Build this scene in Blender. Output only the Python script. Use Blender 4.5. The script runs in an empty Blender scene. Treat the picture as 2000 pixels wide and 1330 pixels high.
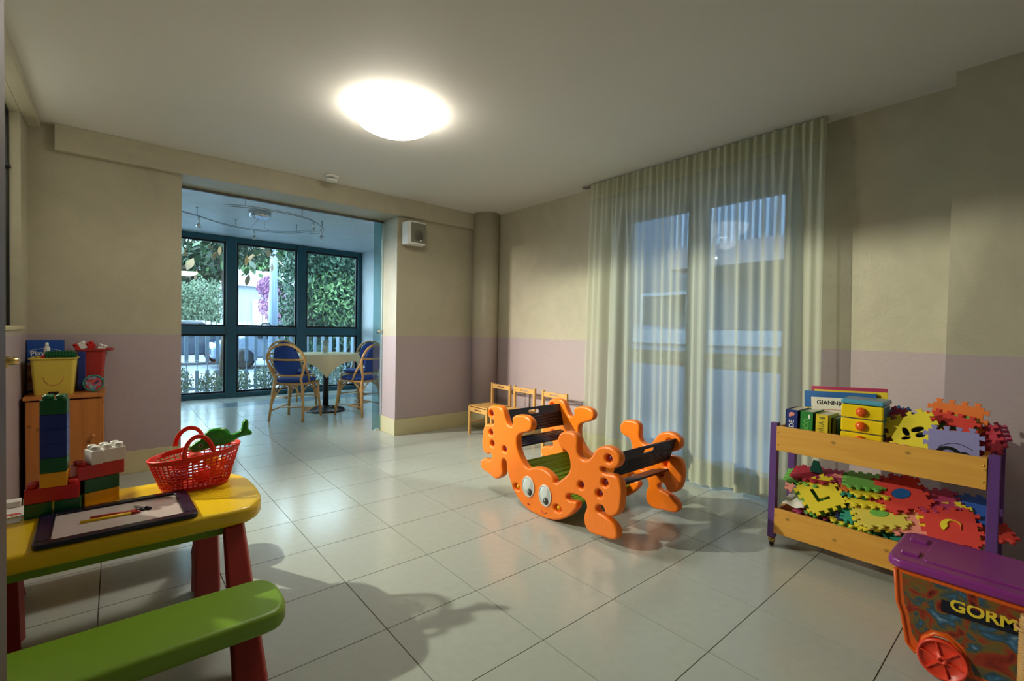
import bpy, bmesh, math, random
from mathutils import Vector, Matrix, Euler
random.seed(7)
PI = math.pi
SC = bpy.context.scene
COL = SC.collection

# ---------------------------------------------------------------- camera
cam_d = bpy.data.cameras.new('camera'); cam = bpy.data.objects.new('camera', cam_d); COL.objects.link(cam)
cam_d.sensor_width = 36.0; cam_d.lens = 909.2*36/2000; cam_d.clip_start = .02; cam_d.clip_end = 200
def cam_matrix(yaw, pitch, roll, loc):
    f = Vector((math.sin(yaw)*math.cos(pitch), math.cos(yaw)*math.cos(pitch), math.sin(pitch)))
    r0 = Vector((math.cos(yaw), -math.sin(yaw), 0)); u0 = r0.cross(f)
    r = r0*math.cos(roll)+u0*math.sin(roll); u = -r0*math.sin(roll)+u0*math.cos(roll)
    m = Matrix((r, u, -f)).transposed().to_4x4(); m.translation = loc
    return m
cam.matrix_world = cam_matrix(math.radians(40.419), math.radians(-1.203), math.radians(1.055), Vector((0, 0, 1.10)))
SC.camera = cam

# ---------------------------------------------------------------- world, lamps, exposure
W = bpy.data.worlds.new('world'); SC.world = W; W.use_nodes = True
bg = W.node_tree.nodes['Background']; bg.inputs[0].default_value = (.68, .87, 1.0, 1); bg.inputs[1].default_value = 9.0
def lamp(name, kind, loc, target, power, color, **k):
    d = bpy.data.lights.new(name, kind); o = bpy.data.objects.new(name, d); COL.objects.link(o)
    d.energy = power; d.color = color
    for a, b in k.items(): setattr(d, a, b)
    o.location = loc
    o.rotation_euler = (Vector(target)-Vector(loc)).to_track_quat('-Z', 'Y').to_euler()
    return o
# flood lamp in the added side room behind the left window, and the lamp standing in the veranda behind the far wall
lamp('side_room_lamp', 'SPOT', (-1.6, 4.18, 2.55), (2.2, 1.7, .4), 1330, (1.0, .93, .83), shadow_soft_size=.035, spot_size=math.radians(67), spot_blend=1.)
lamp('veranda_lamp', 'SPOT', (-.25, 5.30, 1.75), (2.19, 4.66, .85), 380, (1.0, .93, .84), shadow_soft_size=.08, spot_size=math.radians(56), spot_blend=1.)
SC.view_settings.view_transform = 'Standard'; SC.view_settings.look = 'None'
SC.view_settings.exposure = 0.4; SC.view_settings.gamma = 1.0; SC.view_settings.use_curve_mapping = False

# ---------------------------------------------------------------- materials
M = {}
def nodes(name):
    m = bpy.data.materials.new(name); m.use_nodes = True; nt = m.node_tree
    return m, nt, nt.nodes['Principled BSDF'], nt.nodes, nt.links
def mixrgb(N, L, f, a, b):
    x = N.new('ShaderNodeMix'); x.data_type = 'RGBA'
    for s, v in ((x.inputs[0], f), (x.inputs[6], a), (x.inputs[7], b)):
        if hasattr(v, 'is_linked') or hasattr(v, 'links'): L.new(v, s)
        elif isinstance(v, (int, float)): s.default_value = v
        else: s.default_value = (*v, 1)
    return x.outputs[2]
def mat(key, col, rough=.5, var=.08, scale=8., metal=0., bump=0., bscale=60., coat=0., sub=0., stretch=None, spec=.5):
    m, nt, b, N, L = nodes(key)
    tc = N.new('ShaderNodeTexCoord'); no = N.new('ShaderNodeTexNoise'); no.inputs['Scale'].default_value = scale
    no.inputs['Detail'].default_value = 4
    src = tc.outputs['Object']
    if stretch:
        mp = N.new('ShaderNodeMapping'); mp.inputs['Scale'].default_value = stretch; L.new(src, mp.inputs[0]); src = mp.outputs[0]
    L.new(src, no.inputs['Vector'])
    c2 = tuple(max(0, c*(1-var*2)) for c in col); c1 = tuple(min(1, c*(1+var)) for c in col)
    L.new(mixrgb(N, L, no.outputs[0], c2, c1), b.inputs['Base Color'])
    b.inputs['Roughness'].default_value = rough; b.inputs['Metallic'].default_value = metal
    b.inputs['Coat Weight'].default_value = coat; b.inputs['Specular IOR Level'].default_value = spec
    if bump:
        n2 = N.new('ShaderNodeTexNoise'); n2.inputs['Scale'].default_value = bscale; L.new(src, n2.inputs['Vector'])
        bp = N.new('ShaderNodeBump'); bp.inputs['Strength'].default_value = bump; bp.inputs['Distance'].default_value = .01
        L.new(n2.outputs[0], bp.inputs['Height']); L.new(bp.outputs[0], b.inputs['Normal'])
    M[key] = m
    return m
def srgb(r, g, b):
    f = lambda c: (c/255/12.92) if c/255 <= .04045 else ((c/255+.055)/1.055)**2.4
    return (f(r), f(g), f(b))
def wood(key, a, b, stretch=(2, 30, 30), rough=.4, knots=True, axes=(0, 2), ks=(1, 1)):
    m, nt, p, N, L = nodes(key)
    tc = N.new('ShaderNodeTexCoord'); mp = N.new('ShaderNodeMapping'); mp.inputs['Scale'].default_value = stretch
    L.new(tc.outputs['Object'], mp.inputs[0])
    no = N.new('ShaderNodeTexNoise'); no.inputs['Scale'].default_value = 1.2; no.inputs['Detail'].default_value = 6; no.inputs['Distortion'].default_value = .8
    L.new(mp.outputs[0], no.inputs['Vector'])
    c = mixrgb(N, L, no.outputs[0], a, b)
    if knots:
        v = N.new('ShaderNodeTexVoronoi'); v.voronoi_dimensions = '2D'; v.inputs['Scale'].default_value = 5.5; sx = N.new('ShaderNodeSeparateXYZ'); cb = N.new('ShaderNodeCombineXYZ'); mk = N.new('ShaderNodeMapping'); mk.inputs['Scale'].default_value = (*ks, 1)
        L.new(tc.outputs['Object'], sx.inputs[0]); L.new(sx.outputs[axes[0]], cb.inputs[0]); L.new(sx.outputs[axes[1]], cb.inputs[1]); L.new(cb.outputs[0], mk.inputs[0]); L.new(mk.outputs[0], v.inputs['Vector'])
        r = N.new('ShaderNodeMapRange'); r.inputs[1].default_value = .02; r.inputs[2].default_value = .075; r.inputs[3].default_value = .8; r.inputs[4].default_value = 0
        L.new(v.outputs['Distance'], r.inputs[0])
        c = mixrgb(N, L, r.outputs[0], c, tuple(x*.28 for x in a))
    L.new(c, p.inputs['Base Color']); p.inputs['Roughness'].default_value = rough
    M[key] = m
# plaster wall: cream distemper above a lilac dado painted up to z = 1.02
def plaster(key, top, low, zline):
    m, nt, p, N, L = nodes(key)
    ge = N.new('ShaderNodeNewGeometry'); sx = N.new('ShaderNodeSeparateXYZ'); L.new(ge.outputs['Position'], sx.inputs[0])
    gt = N.new('ShaderNodeMath'); gt.operation = 'GREATER_THAN'; gt.inputs[1].default_value = zline; L.new(sx.outputs[2], gt.inputs[0])
    n1 = N.new('ShaderNodeTexNoise'); n1.inputs['Scale'].default_value = 3.2; n1.inputs['Detail'].default_value = 8; n1.inputs['Roughness'].default_value = .65; n1.inputs['Distortion'].default_value = 1.2
    L.new(ge.outputs['Position'], n1.inputs['Vector'])
    t = mixrgb(N, L, n1.outputs[0], tuple(c*.78 for c in top), tuple(min(1, c*1.16) for c in top))
    l = mixrgb(N, L, n1.outputs[0], tuple(c*.95 for c in low), tuple(c*1.03 for c in low))
    L.new(mixrgb(N, L, gt.outputs[0], l, t), p.inputs['Base Color'])
    n2 = N.new('ShaderNodeTexNoise'); n2.inputs['Scale'].default_value = 22; n2.inputs['Detail'].default_value = 6; n2.inputs['Distortion'].default_value = 2.
    L.new(ge.outputs['Position'], n2.inputs['Vector'])
    bp = N.new('ShaderNodeBump'); bp.inputs['Strength'].default_value = .14; bp.inputs['Distance'].default_value = .01
    L.new(n2.outputs[0], bp.inputs['Height']); L.new(bp.outputs[0], p.inputs['Normal'])
    p.inputs['Roughness'].default_value = .42; p.inputs['Specular IOR Level'].default_value = .35
    M[key] = m
plaster('plaster', srgb(178, 171, 148), srgb(172, 156, 157), 1.022)
plaster('plaster_white', srgb(205, 212, 216), srgb(205, 212, 216), 1.022)
mat('ceiling_paint', srgb(222, 219, 212), .7, .02, 2)
mat('tile_grey', srgb(176, 182, 174), .17, .05, 30, spec=.5, bump=.02, bscale=300)
mat('tile_dark', srgb(118, 135, 146), .2, .05, 30)
mat('grout', srgb(104, 98, 84), .8, .1)
mat('baseboard_tile', srgb(200, 192, 150), .35, .05)
mat('teal_metal', srgb(38, 88, 102), .35, .05)
mat('rubber_black', srgb(12, 14, 16), .6)
mat('brown_door', srgb(74, 44, 22), .5, .2, 5, stretch=(20, 20, 1))
mat('brass', srgb(190, 160, 90), .25, .05, metal=1.)
mat('chrome', srgb(205, 205, 205), .15, .03, metal=1.)
mat('steel', srgb(150, 150, 150), .3, .03, metal=1.)
mat('white_plastic', srgb(225, 224, 218), .4, .02)
mat('grey_mesh', srgb(128, 126, 112), .6, .1, 120, bump=.3, bscale=500)
mat('orange_plastic', srgb(252, 126, 18), .33, .06, 6, bump=.06, bscale=40, stretch=(3, 25, 3))
mat('navy_plastic', srgb(34, 32, 58), .3, .05)
mat('purple_cap', srgb(96, 34, 70), .15, .1)
mat('green_plastic', srgb(150, 196, 50), .38, .06)
mat('lime_plastic', srgb(122, 162, 38), .42, .08, 3)
mat('yellow_plastic', srgb(240, 198, 30), .35, .05)
mat('table_yellow', srgb(232, 192, 20), .3, .05, 3)
mat('red_plastic', srgb(178, 36, 26), .35, .08)
mat('leg_red', srgb(150, 36, 32), .4, .05)
mat('block_red', srgb(196, 32, 34), .25, .04); mat('block_green', srgb(12, 92, 48), .25, .04)
mat('block_blue', srgb(24, 48, 130), .25, .04); mat('block_yellow', srgb(240, 172, 18), .25, .04)
mat('block_white', srgb(226, 222, 214), .25, .02)
mat('basket_red', srgb(232, 44, 20), .35, .05)
mat('fish_green', srgb(52, 160, 40), .3, .35, 45)
mat('fish_belly', srgb(190, 200, 150), .4)
mat('black', srgb(10, 10, 12), .35); mat('white', srgb(240, 240, 236), .4, .01)
mat('paper', srgb(232, 228, 220), .7, .02)
mat('drawing_film', srgb(196, 182, 176), .12, .04, 3)
mat('navy_frame', srgb(16, 16, 34), .25, .05)
mat('purple_panel', srgb(24, 20, 48), .3, .9, 60)
wood('pine', srgb(206, 132, 62), srgb(160, 92, 40), stretch=(30, 30, 2))
wood('pine_light', srgb(232, 178, 78), srgb(204, 140, 52), stretch=(30, 2, 30), axes=(1, 2), ks=(1, 1.3))
wood('chair_wood', srgb(222, 178, 104), srgb(190, 140, 72), stretch=(12, 12, 12), knots=False)
mat('purple_paint', srgb(98, 62, 128), .4, .05)
mat('rattan', srgb(206, 158, 92), .4, .18, 14)
mat('blue_fabric', srgb(28, 62, 138), .85, .08, 30, bump=.2, bscale=300)
mat('cloth_cream', srgb(226, 214, 172), .8, .03, 8)
mat('cast_iron', srgb(30, 26, 28), .45)
mat('wax', srgb(236, 230, 214), .6, .01)
mat('bin_purple', srgb(134, 46, 128), .28, .05); mat('bin_orange', srgb(226, 96, 22), .35, .05)
mat('wheel_red', srgb(226, 66, 40), .35, .05)
mat('gold_letter', srgb(226, 196, 52), .4, .05)
mat('drawer_yellow', srgb(240, 206, 20), .22, .03); mat('drawer_blue', srgb(86, 160, 186), .25, .04)
mat('knob_orange', srgb(232, 92, 20), .12, .03)
mat('tub_yellow', srgb(206, 182, 72), .4, .04); mat('tub_red', srgb(160, 44, 40), .3, .05)
mat('box_blue', srgb(32, 82, 168), .35, .15, 6); mat('picture_warm', srgb(206, 150, 92), .4, .5, 14)
for k, c in {'yellow': (232, 212, 46), 'yellow_pale': (224, 208, 86), 'red': (214, 62, 52), 'crimson': (178, 40, 62), 'pink': (232, 148, 132), 'salmon': (222, 140, 104),
             'teal': (44, 150, 128), 'green': (112, 186, 80), 'blue': (52, 98, 196), 'orange': (234, 120, 44), 'lilac': (138, 134, 184), 'magenta': (186, 60, 108), 'navy': (28, 40, 74), 'sky': (96, 138, 206)}.items():
    mat('foam_'+k, srgb(*c), .75, .03, 20, bump=.1, bscale=400)
for k, c in {'navy': (26, 46, 120), 'green': (38, 130, 52), 'yellow': (226, 196, 40), 'blue': (26, 92, 156), 'cream': (226, 218, 196), 'magenta': (172, 40, 84), 'pages': (214, 206, 182), 'olive': (120, 120, 40)}.items():
    mat('book_'+k, srgb(*c), .4, .05)
mat('pavement', srgb(112, 122, 132), .8, .1, 1.5); mat('road', srgb(104, 116, 128), .8, .08, 1.)
mat('galvanised', srgb(110, 128, 146), .4, .05, metal=.3)
mat('bark', srgb(84, 70, 56), .8, .3, 10)
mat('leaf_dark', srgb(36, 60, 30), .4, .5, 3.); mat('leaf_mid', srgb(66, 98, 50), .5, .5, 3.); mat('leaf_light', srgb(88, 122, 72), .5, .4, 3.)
mat('leaf_brown', srgb(120, 92, 50), .5, .3, 6.); mat('leaf_grey', srgb(92, 112, 88), .6, .35, 4.)
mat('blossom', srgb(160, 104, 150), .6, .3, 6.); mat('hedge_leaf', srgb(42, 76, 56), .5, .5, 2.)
mat('house_wall', srgb(138, 142, 150), .8, .03); mat('shutter', srgb(160, 138, 116), .6, .1); mat('roof', srgb(150, 160, 176), .7, .1)
mat('fence_white', srgb(170, 178, 186), .7, .05); mat('car_blue', srgb(96, 112, 134), .2, .03); mat('car_dark', srgb(40, 52, 66), .2, .03); mat('car_glass', srgb(30, 40, 48), .08, .03)
mat('facade_pink', srgb(150, 134, 134), .8, .05); mat('wall_pale', srgb(140, 150, 168), .8, .05); mat('facade_grey', srgb(92, 104, 118), .8, .05)
mat('window_frame_grey', srgb(120, 128, 136), .4, .03)
def glassmat(key, tint, gloss=.08, rough=0.):
    m = bpy.data.materials.new(key); m.use_nodes = True; nt = m.node_tree; N, L = nt.nodes, nt.links
    for n in list(N): N.remove(n)
    out = N.new('ShaderNodeOutputMaterial'); mx = N.new('ShaderNodeMixShader'); tr = N.new('ShaderNodeBsdfTransparent'); gl = N.new('ShaderNodeBsdfGlossy')
    lw = N.new('ShaderNodeLayerWeight'); lw.inputs[0].default_value = .35; ad = N.new('ShaderNodeMath'); ad.operation = 'MULTIPLY_ADD'; ad.inputs[1].default_value = .5; ad.inputs[2].default_value = gloss
    L.new(lw.outputs['Fresnel'], ad.inputs[0]); L.new(ad.outputs[0], mx.inputs[0])
    tr.inputs[0].default_value = (*tint, 1); gl.inputs[1].default_value = rough
    L.new(tr.outputs[0], mx.inputs[1]); L.new(gl.outputs[0], mx.inputs[2]); L.new(mx.outputs[0], out.inputs[0])
    M[key] = m
glassmat('pane_glass', (.90, .98, 1.), .03)
glassmat('grey_glass', (.50, .58, .66), .03); glassmat('door_glass', (.52, .72, .74), .05, .05); glassmat('tumbler_glass', (.93, .96, .96), .06)
glassmat('side_glass', (.9, .93, .88), .03)
def sheer(key, col, opacity):
    m = bpy.data.materials.new(key); m.use_nodes = True; nt = m.node_tree; N, L = nt.nodes, nt.links
    for n in list(N): N.remove(n)
    out = N.new('ShaderNodeOutputMaterial'); tr = N.new('ShaderNodeBsdfTransparent'); df = N.new('ShaderNodeBsdfDiffuse'); tl = N.new('ShaderNodeBsdfTranslucent')
    m1 = N.new('ShaderNodeMixShader'); m2 = N.new('ShaderNodeMixShader')
    wv = N.new('ShaderNodeTexNoise'); wv.inputs['Scale'].default_value = 300; tc = N.new('ShaderNodeTexCoord'); L.new(tc.outputs['Object'], wv.inputs['Vector'])
    L.new(mixrgb(N, L, wv.outputs[0], tuple(c*.93 for c in col), col), df.inputs[0]); tl.inputs[0].default_value = (*col, 1); tr.inputs[0].default_value = (.93, .96, .97, 1)
    m1.inputs[0].default_value = .45; L.new(df.outputs[0], m1.inputs[1]); L.new(tl.outputs[0], m1.inputs[2])
    lw = N.new('ShaderNodeLayerWeight'); lw.inputs[0].default_value = .5; mr = N.new('ShaderNodeMapRange'); mr.inputs[3].default_value = opacity; mr.inputs[4].default_value = min(1, opacity+.38); L.new(lw.outputs['Facing'], mr.inputs[0]); L.new(mr.outputs[0], m2.inputs[0]); L.new(tr.outputs[0], m2.inputs[1]); L.new(m1.outputs[0], m2.inputs[2]); L.new(m2.outputs[0], out.inputs[0])
    M[key] = m
sheer('sheer_cloth', srgb(214, 216, 196), .62); sheer('sheer_hem', srgb(206, 206, 176), .84)
def emit(key, col, s):
    m, nt, p, N, L = nodes(key)
    p.inputs['Base Color'].default_value = (.9, .9, .85, 1); p.inputs['Emission Color'].default_value = (*col, 1); p.inputs['Emission Strength'].default_value = s
    M[key] = m
emit('lamp_glass', (1., .93, .80), 16.)
# printed cardboard / sticker art of no particular subject
def print_art(key, cols, scale, dist=2.5):
    m, nt, p, N, L = nodes(key)
    tc = N.new('ShaderNodeTexCoord'); no = N.new('ShaderNodeTexNoise'); no.inputs['Scale'].default_value = scale; no.inputs['Distortion'].default_value = dist; no.inputs['Detail'].default_value = 3
    L.new(tc.outputs['Object'], no.inputs['Vector'])
    cr = N.new('ShaderNodeValToRGB'); L.new(no.outputs[0], cr.inputs[0]); e = cr.color_ramp.elements
    while len(e) < len(cols): e.new(.5)
    for i, c in enumerate(cols): e[i].position = .30+.42*i/(len(cols)-1); e[i].color = (*srgb(*c), 1)
    L.new(cr.outputs[0], p.inputs['Base Color']); p.inputs['Roughness'].default_value = .35
    M[key] = m
print_art('bin_art', [(60, 10, 8), (120, 30, 18), (150, 48, 24), (110, 92, 36), (44, 70, 84), (60, 110, 150), (170, 170, 150)], 11, 1.5)
print_art('toy_print', [(20, 30, 60), (30, 60, 120), (200, 70, 40), (60, 150, 190), (200, 200, 60)], 12)
print_art('box_art', [(120, 60, 30), (190, 130, 70), (210, 190, 160), (90, 40, 30)], 7)

# ---------------------------------------------------------------- mesh helpers
class MB:
    def __init__(s): s.v = []; s.f = []; s.sm = []
    def add(s, vs, fs, smooth=False):
        o = len(s.v); s.v += [tuple(v) for v in vs]; s.f += [tuple(i+o for i in f) for f in fs]; s.sm += [smooth]*len(fs); return s
    def box(s, lo, hi, rot=None, piv=None):
        c = [(x, y, z) for x in (lo[0], hi[0]) for y in (lo[1], hi[1]) for z in (lo[2], hi[2])]
        if rot is not None:
            p = Vector(piv if piv is not None else [(a+b)/2 for a, b in zip(lo, hi)])
            R = rot if isinstance(rot, Matrix) else Euler(rot).to_matrix()
            c = [R @ (Vector(v)-p)+p for v in c]
        return s.add(c, [(0, 1, 3, 2), (4, 6, 7, 5), (0, 4, 5, 1), (2, 3, 7, 6), (0, 2, 6, 4), (1, 5, 7, 3)])
    def tube(s, pts, r, n=8, closed=False, cap=True):
        pts = [Vector(p) for p in pts]; k = len(pts); rs = r if isinstance(r, (list, tuple)) else [r]*k
        vs = []; up = None
        for i, p in enumerate(pts):
            a = pts[(i-1) % k] if (closed or i > 0) else p; b = pts[(i+1) % k] if (closed or i < k-1) else p
            t = (b-a).normalized()
            if up is None: up = Vector((0, 0, 1)) if abs(t.z) < .9 else Vector((1, 0, 0))
            x = t.cross(up)
            if x.length < 1e-4: x = t.cross(Vector((0, 1, 0)))
            x.normalize(); y = x.cross(t).normalized(); up = y
            vs += [p+(x*math.cos(2*PI*j/n)+y*math.sin(2*PI*j/n))*rs[i] for j in range(n)]
        fs = []
        for i in range(k if closed else k-1):
            a = i*n; b = ((i+1) % k)*n
            fs += [(a+j, a+(j+1) % n, b+(j+1) % n, b+j) for j in range(n)]
        s.add(vs, fs, True)
        if cap and not closed:
            o = len(s.v)-len(vs); s.f.append(tuple(o+j for j in reversed(range(n)))); s.f.append(tuple(o+(k-1)*n+j for j in range(n))); s.sm += [False, False]
        return s
    def lathe(s, prof, c=(0, 0, 0), n=24, sx=1., sy=1.):
        vs = [(c[0]+r*sx*math.cos(2*PI*j/n), c[1]+r*sy*math.sin(2*PI*j/n), c[2]+z) for r, z in prof for j in range(n)]
        fs = [(i*n+j, i*n+(j+1) % n, (i+1)*n+(j+1) % n, (i+1)*n+j) for i in range(len(prof)-1) for j in range(n)]
        s.add(vs, fs, True); o = len(s.v)-len(vs)
        if prof[0][0] > 1e-6: s.f.append(tuple(o+j for j in reversed(range(n)))); s.sm.append(False)
        if prof[-1][0] > 1e-6: s.f.append(tuple(o+(len(prof)-1)*n+j for j in range(n))); s.sm.append(False)
        return s
    def ball(s, c, r, n=14, m=8):
        r = r if isinstance(r, (tuple, list)) else (r, r, r)
        vs = [(c[0]+r[0]*math.sin(PI*i/m)*math.cos(2*PI*j/n), c[1]+r[1]*math.sin(PI*i/m)*math.sin(2*PI*j/n), c[2]+r[2]*math.cos(PI*i/m)) for i in range(m+1) for j in range(n)]
        return s.add(vs, [(i*n+j, (i+1)*n+j, (i+1)*n+(j+1) % n, i*n+(j+1) % n) for i in range(m) for j in range(n)], True)
    def prism(s, pts, d0, d1, smooth=False):       # outline in xy, extruded z d0..d1
        n = len(pts); vs = [(x, y, d0) for x, y in pts]+[(x, y, d1) for x, y in pts]
        s.add(vs, [(i, (i+1) % n, n+(i+1) % n, n+i) for i in range(n)], smooth)
        o = len(s.v)-2*n; s.f += [tuple(o+i for i in reversed(range(n))), tuple(o+n+i for i in range(n))]; s.sm += [False, False]
        return s
    def xf(s, m):
        s.v = [tuple(m @ Vector(v)) for v in s.v]; return s
    def mesh(s, name):
        me = bpy.data.meshes.new(name); me.from_pydata(s.v, [], s.f); me.polygons.foreach_set('use_smooth', s.sm); me.update()
        bm = bmesh.new(); bm.from_mesh(me); bmesh.ops.remove_doubles(bm, verts=bm.verts, dist=1e-6); bmesh.ops.recalc_face_normals(bm, faces=bm.faces); bm.to_mesh(me); bm.free()
        return me
def rootmat(p):
    return Matrix.LocRotScale(p.location, p.rotation_euler, None) if p.parent is None else rootmat(p.parent)
def link(name, me, m, parent=None, bevel=0, smooth=None, world=True, **props):
    o = bpy.data.objects.new(name, me); COL.objects.link(o)
    if m is not None and not me.materials: me.materials.append(M[m] if isinstance(m, str) else m)
    if parent is not None:
        o.parent = parent
        if world: o.matrix_parent_inverse = rootmat(parent).inverted() if parent.type == 'EMPTY' else Matrix()
    if bevel:
        b = o.modifiers.new('bevel', 'BEVEL'); b.width = bevel; b.segments = 2; b.limit_method = 'ANGLE'; b.angle_limit = .6
    for k, v in props.items(): o[k] = v
    return o
def obj(name, mb, m, parent=None, bevel=0, **props): return link(name, mb.mesh(name), m, parent, bevel, **props)
def thing(name, label, cat, loc=(0, 0, 0), rz=0, group=None, rot=None):
    o = bpy.data.objects.new(name, None); COL.objects.link(o); o.location = loc; o.rotation_euler = rz if isinstance(rz, tuple) else (0, 0, rz)
    o.empty_display_size = .05
    o['label'] = label; o['category'] = cat
    if group: o['group'] = group
    return o
def tag(o, label, cat, group=None):
    o['label'] = label; o['category'] = cat
    if group: o['group'] = group
    return o
def sthing(name):
    o = bpy.data.objects.new(name, None); COL.objects.link(o); o['kind'] = 'structure'; o.empty_display_size = .05; return o
def dup(root, loc, rz, label, group=None, recolor=None):
    r = root.copy(); COL.objects.link(r); r.location = loc; r.rotation_euler = (0, 0, rz) if not isinstance(rz, tuple) else rz
    r['label'] = label
    if group: r['group'] = group
    for ch in list(root.children):
        c = ch.copy(); COL.objects.link(c); c.parent = r
        for g in ch.children:
            d = g.copy(); COL.objects.link(d); d.parent = c
    return r
def struct(name, mb, m, bevel=0, parent=None): 
    o = obj(name, mb, m, parent, bevel)
    if parent is None: o['kind'] = 'structure'
    return o
# flat outline(s) with holes -> solid plate with rounded edge (2-D curve, thickness along local z)
def plate(name, loops, half, bev=0., res=2, poly=True):
    cu = bpy.data.curves.new(name, 'CURVE'); cu.dimensions = '2D'; cu.fill_mode = 'BOTH'; cu.extrude = max(half-bev, 1e-4); cu.bevel_depth = bev; cu.bevel_resolution = res; cu.offset = -bev
    cu.resolution_u = 3
    for lp in loops:
        if poly:
            sp = cu.splines.new('POLY'); sp.points.add(len(lp)-1)
            for p, q in zip(sp.points, lp): p.co = (q[0], q[1], 0, 1)
        else:
            sp = cu.splines.new('BEZIER'); sp.bezier_points.add(len(lp)-1)
            for p, q in zip(sp.bezier_points, lp): p.co = (q[0], q[1], 0); p.handle_left_type = p.handle_right_type = 'AUTO'
        sp.use_cyclic_u = True
    t = bpy.data.objects.new('t', cu); me = bpy.data.meshes.new_from_object(t); me.name = name
    bpy.data.objects.remove(t); bpy.data.curves.remove(cu)
    return me
def xmesh(me, m): me.transform(m); return me
def text_mesh(s, size, ext=.0006, align='CENTER', bold=.012):
    cu = bpy.data.curves.new('t', 'FONT'); cu.body = s; cu.size = size; cu.extrude = ext; cu.align_x = align; cu.align_y = 'CENTER'; cu.offset = size*bold
    t = bpy.data.objects.new('t', cu); me = bpy.data.meshes.new_from_object(t); bpy.data.objects.remove(t); bpy.data.curves.remove(cu); me.name = 'lettering'
    return me
def ell(cx, cy, a, b, n=20, ph=0): return [(cx+a*math.cos(2*PI*i/n+ph), cy+b*math.sin(2*PI*i/n+ph)) for i in range(n)]
def frame(xa, ya, o): # matrix: local x -> xa, local y -> ya, local z -> normal, origin o
    xa = Vector(xa).normalized(); ya = Vector(ya).normalized(); za = xa.cross(ya)
    m = Matrix((xa, ya, za)).transposed().to_4x4(); m.translation = Vector(o); return m
YZ = lambda x, y=0, z=0: frame((0, 1, 0), (0, 0, 1), (x, y, z))      # plate standing along the right wall
XZ = lambda y, x=0, z=0: frame((1, 0, 0), (0, 0, 1), (x, y, z))      # faces -Y

# ================================================================= SETTING
T = .4035; OX, OY = .35325, 1.56467
CZ = 2.42
fl = obj('floor', MB().box((-3.2, -.7, -.06), (3.5, 8.3, -.006)), 'grout'); fl['kind'] = 'structure'
def tile_mesh(w, d):
    g = .0018
    return MB().box((g, g, -.006), (w-g, d-g, 0)).mesh('tile')
full = tile_mesh(T, T); full.materials.append(M['tile_grey']); dark = tile_mesh(T, T); dark.materials.append(M['tile_dark'])
for i in range(-8, 8):
    for j in range(-6, 17):
        x0, y0 = OX+i*T, OY+j*T
        x1, y1 = min(x0+T, 3.35 if y0 < 4.6 else 3.38), min(y0+T, 8.19)
        if x0 < (-.6 if y0 < 4.4 else -1.3) or x1-x0 < .02 or y1-y0 < .02 or y0 < -.6: continue
        isdark = j == 14
        if x1-x0 > T-.01 and y1-y0 > T-.01: me = dark if isdark else full
        else:
            me = tile_mesh(x1-x0, y1-y0); me.materials.append(M['tile_dark' if isdark else 'tile_grey'])
        o = link('tile', me, None, fl); o.location = (x0, y0, 0)
struct('ceiling', MB().box((-.60, -.7, CZ), (3.65, 4.60, CZ+.12)), 'ceiling_paint')
struct('ceiling_veranda', MB().box((-3.1, 4.60, 2.45), (3.6, 8.35, 2.6)), 'plaster_white')
# far wall with the wide opening
struct('wall_far', MB().box((-3.1, 4.403, 0), (.386, 4.78, 2.45)), 'plaster')
struct('wall_far_right', MB().box((2.187, 4.403, 0), (3.65, 4.78, 2.45)), 'plaster')
struct('trim_lintel', MB().box((.386, 4.403, 2.25), (2.187, 4.78, 2.45)), 'plaster')
struct('trim_beam', MB().box((-.31, 4.345, 2.245), (3.13, 4.402, CZ)), 'plaster', .004)
struct('trim_ledge', MB().box((-.44, 1.0, 2.365), (-.375, 4.345, CZ)), 'plaster', .004)
# right wall: french window behind the curtain, and the shallow pier near the camera
struct('wall_right', MB().box((3.35, -.7, 0), (3.65, 1.12, CZ)).box((3.35, 2.56, 0), (3.65, 4.403, CZ)).box((3.35, 1.12, 2.16), (3.65, 2.56, CZ)), 'plaster')
struct('wall_right_pier', MB().box((3.165, -.7, 0), (3.349, .365, CZ)), 'plaster')
struct('trim_column', MB().lathe([(.15, 0), (.15, CZ)], (3.235, 4.285, 0), 32), 'plaster')
struct('wall_near', MB().box((-.6, -.85, 0), (3.65, -.7, CZ)), 'plaster')
LX = -.44
struct('wall_left', MB().box((-.56, -.7, 0), (LX, 4.403, 1.055)).box((-.56, 4.116, 1.055), (LX, 4.403, CZ)).box((-.56, -.7, 1.055), (LX, 1.2, CZ)).box((-.56, 1.2, 2.365), (LX, 4.116, CZ)), 'plaster')
struct('trim_sill', MB().box((-.56, 1.2, 1.055), (-.425, 4.118, 1.075)), 'baseboard_tile', .003)
# added unseen side room beyond the left window, closed to keep daylight out
struct('wall_added_side_room', MB().box((-3.1, -.85, 0), (-3.0, 4.403, 3.0)).box((-3.0, -.85, 0), (-.56, -.75, 3.0)).box((-3.0, -.75, 2.9), (-.56, 4.403, 3.0)).box((-3.0, 4.40, 2.45), (-.45, 4.5, 3.0)).box((-.56, -.75, 2.42), (-.50, 4.403, 3.0)), 'plaster_white')
w = sthing('window_1')
obj('pane', MB().box((-.50, 1.2, 1.076), (-.494, 4.112, 2.363)), 'side_glass', w)
obj('seal', MB().box((-.506, 4.106, 1.076), (-.488, 4.116, 2.364)).box((-.506, 1.2, 2.352), (-.488, 4.116, 2.364)), 'rubber_black', w)
obj('hinge', MB().box((-.515, 4.06, 2.02), (-.480, 4.116, 2.035)), 'rubber_black', w, .003)
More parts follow.
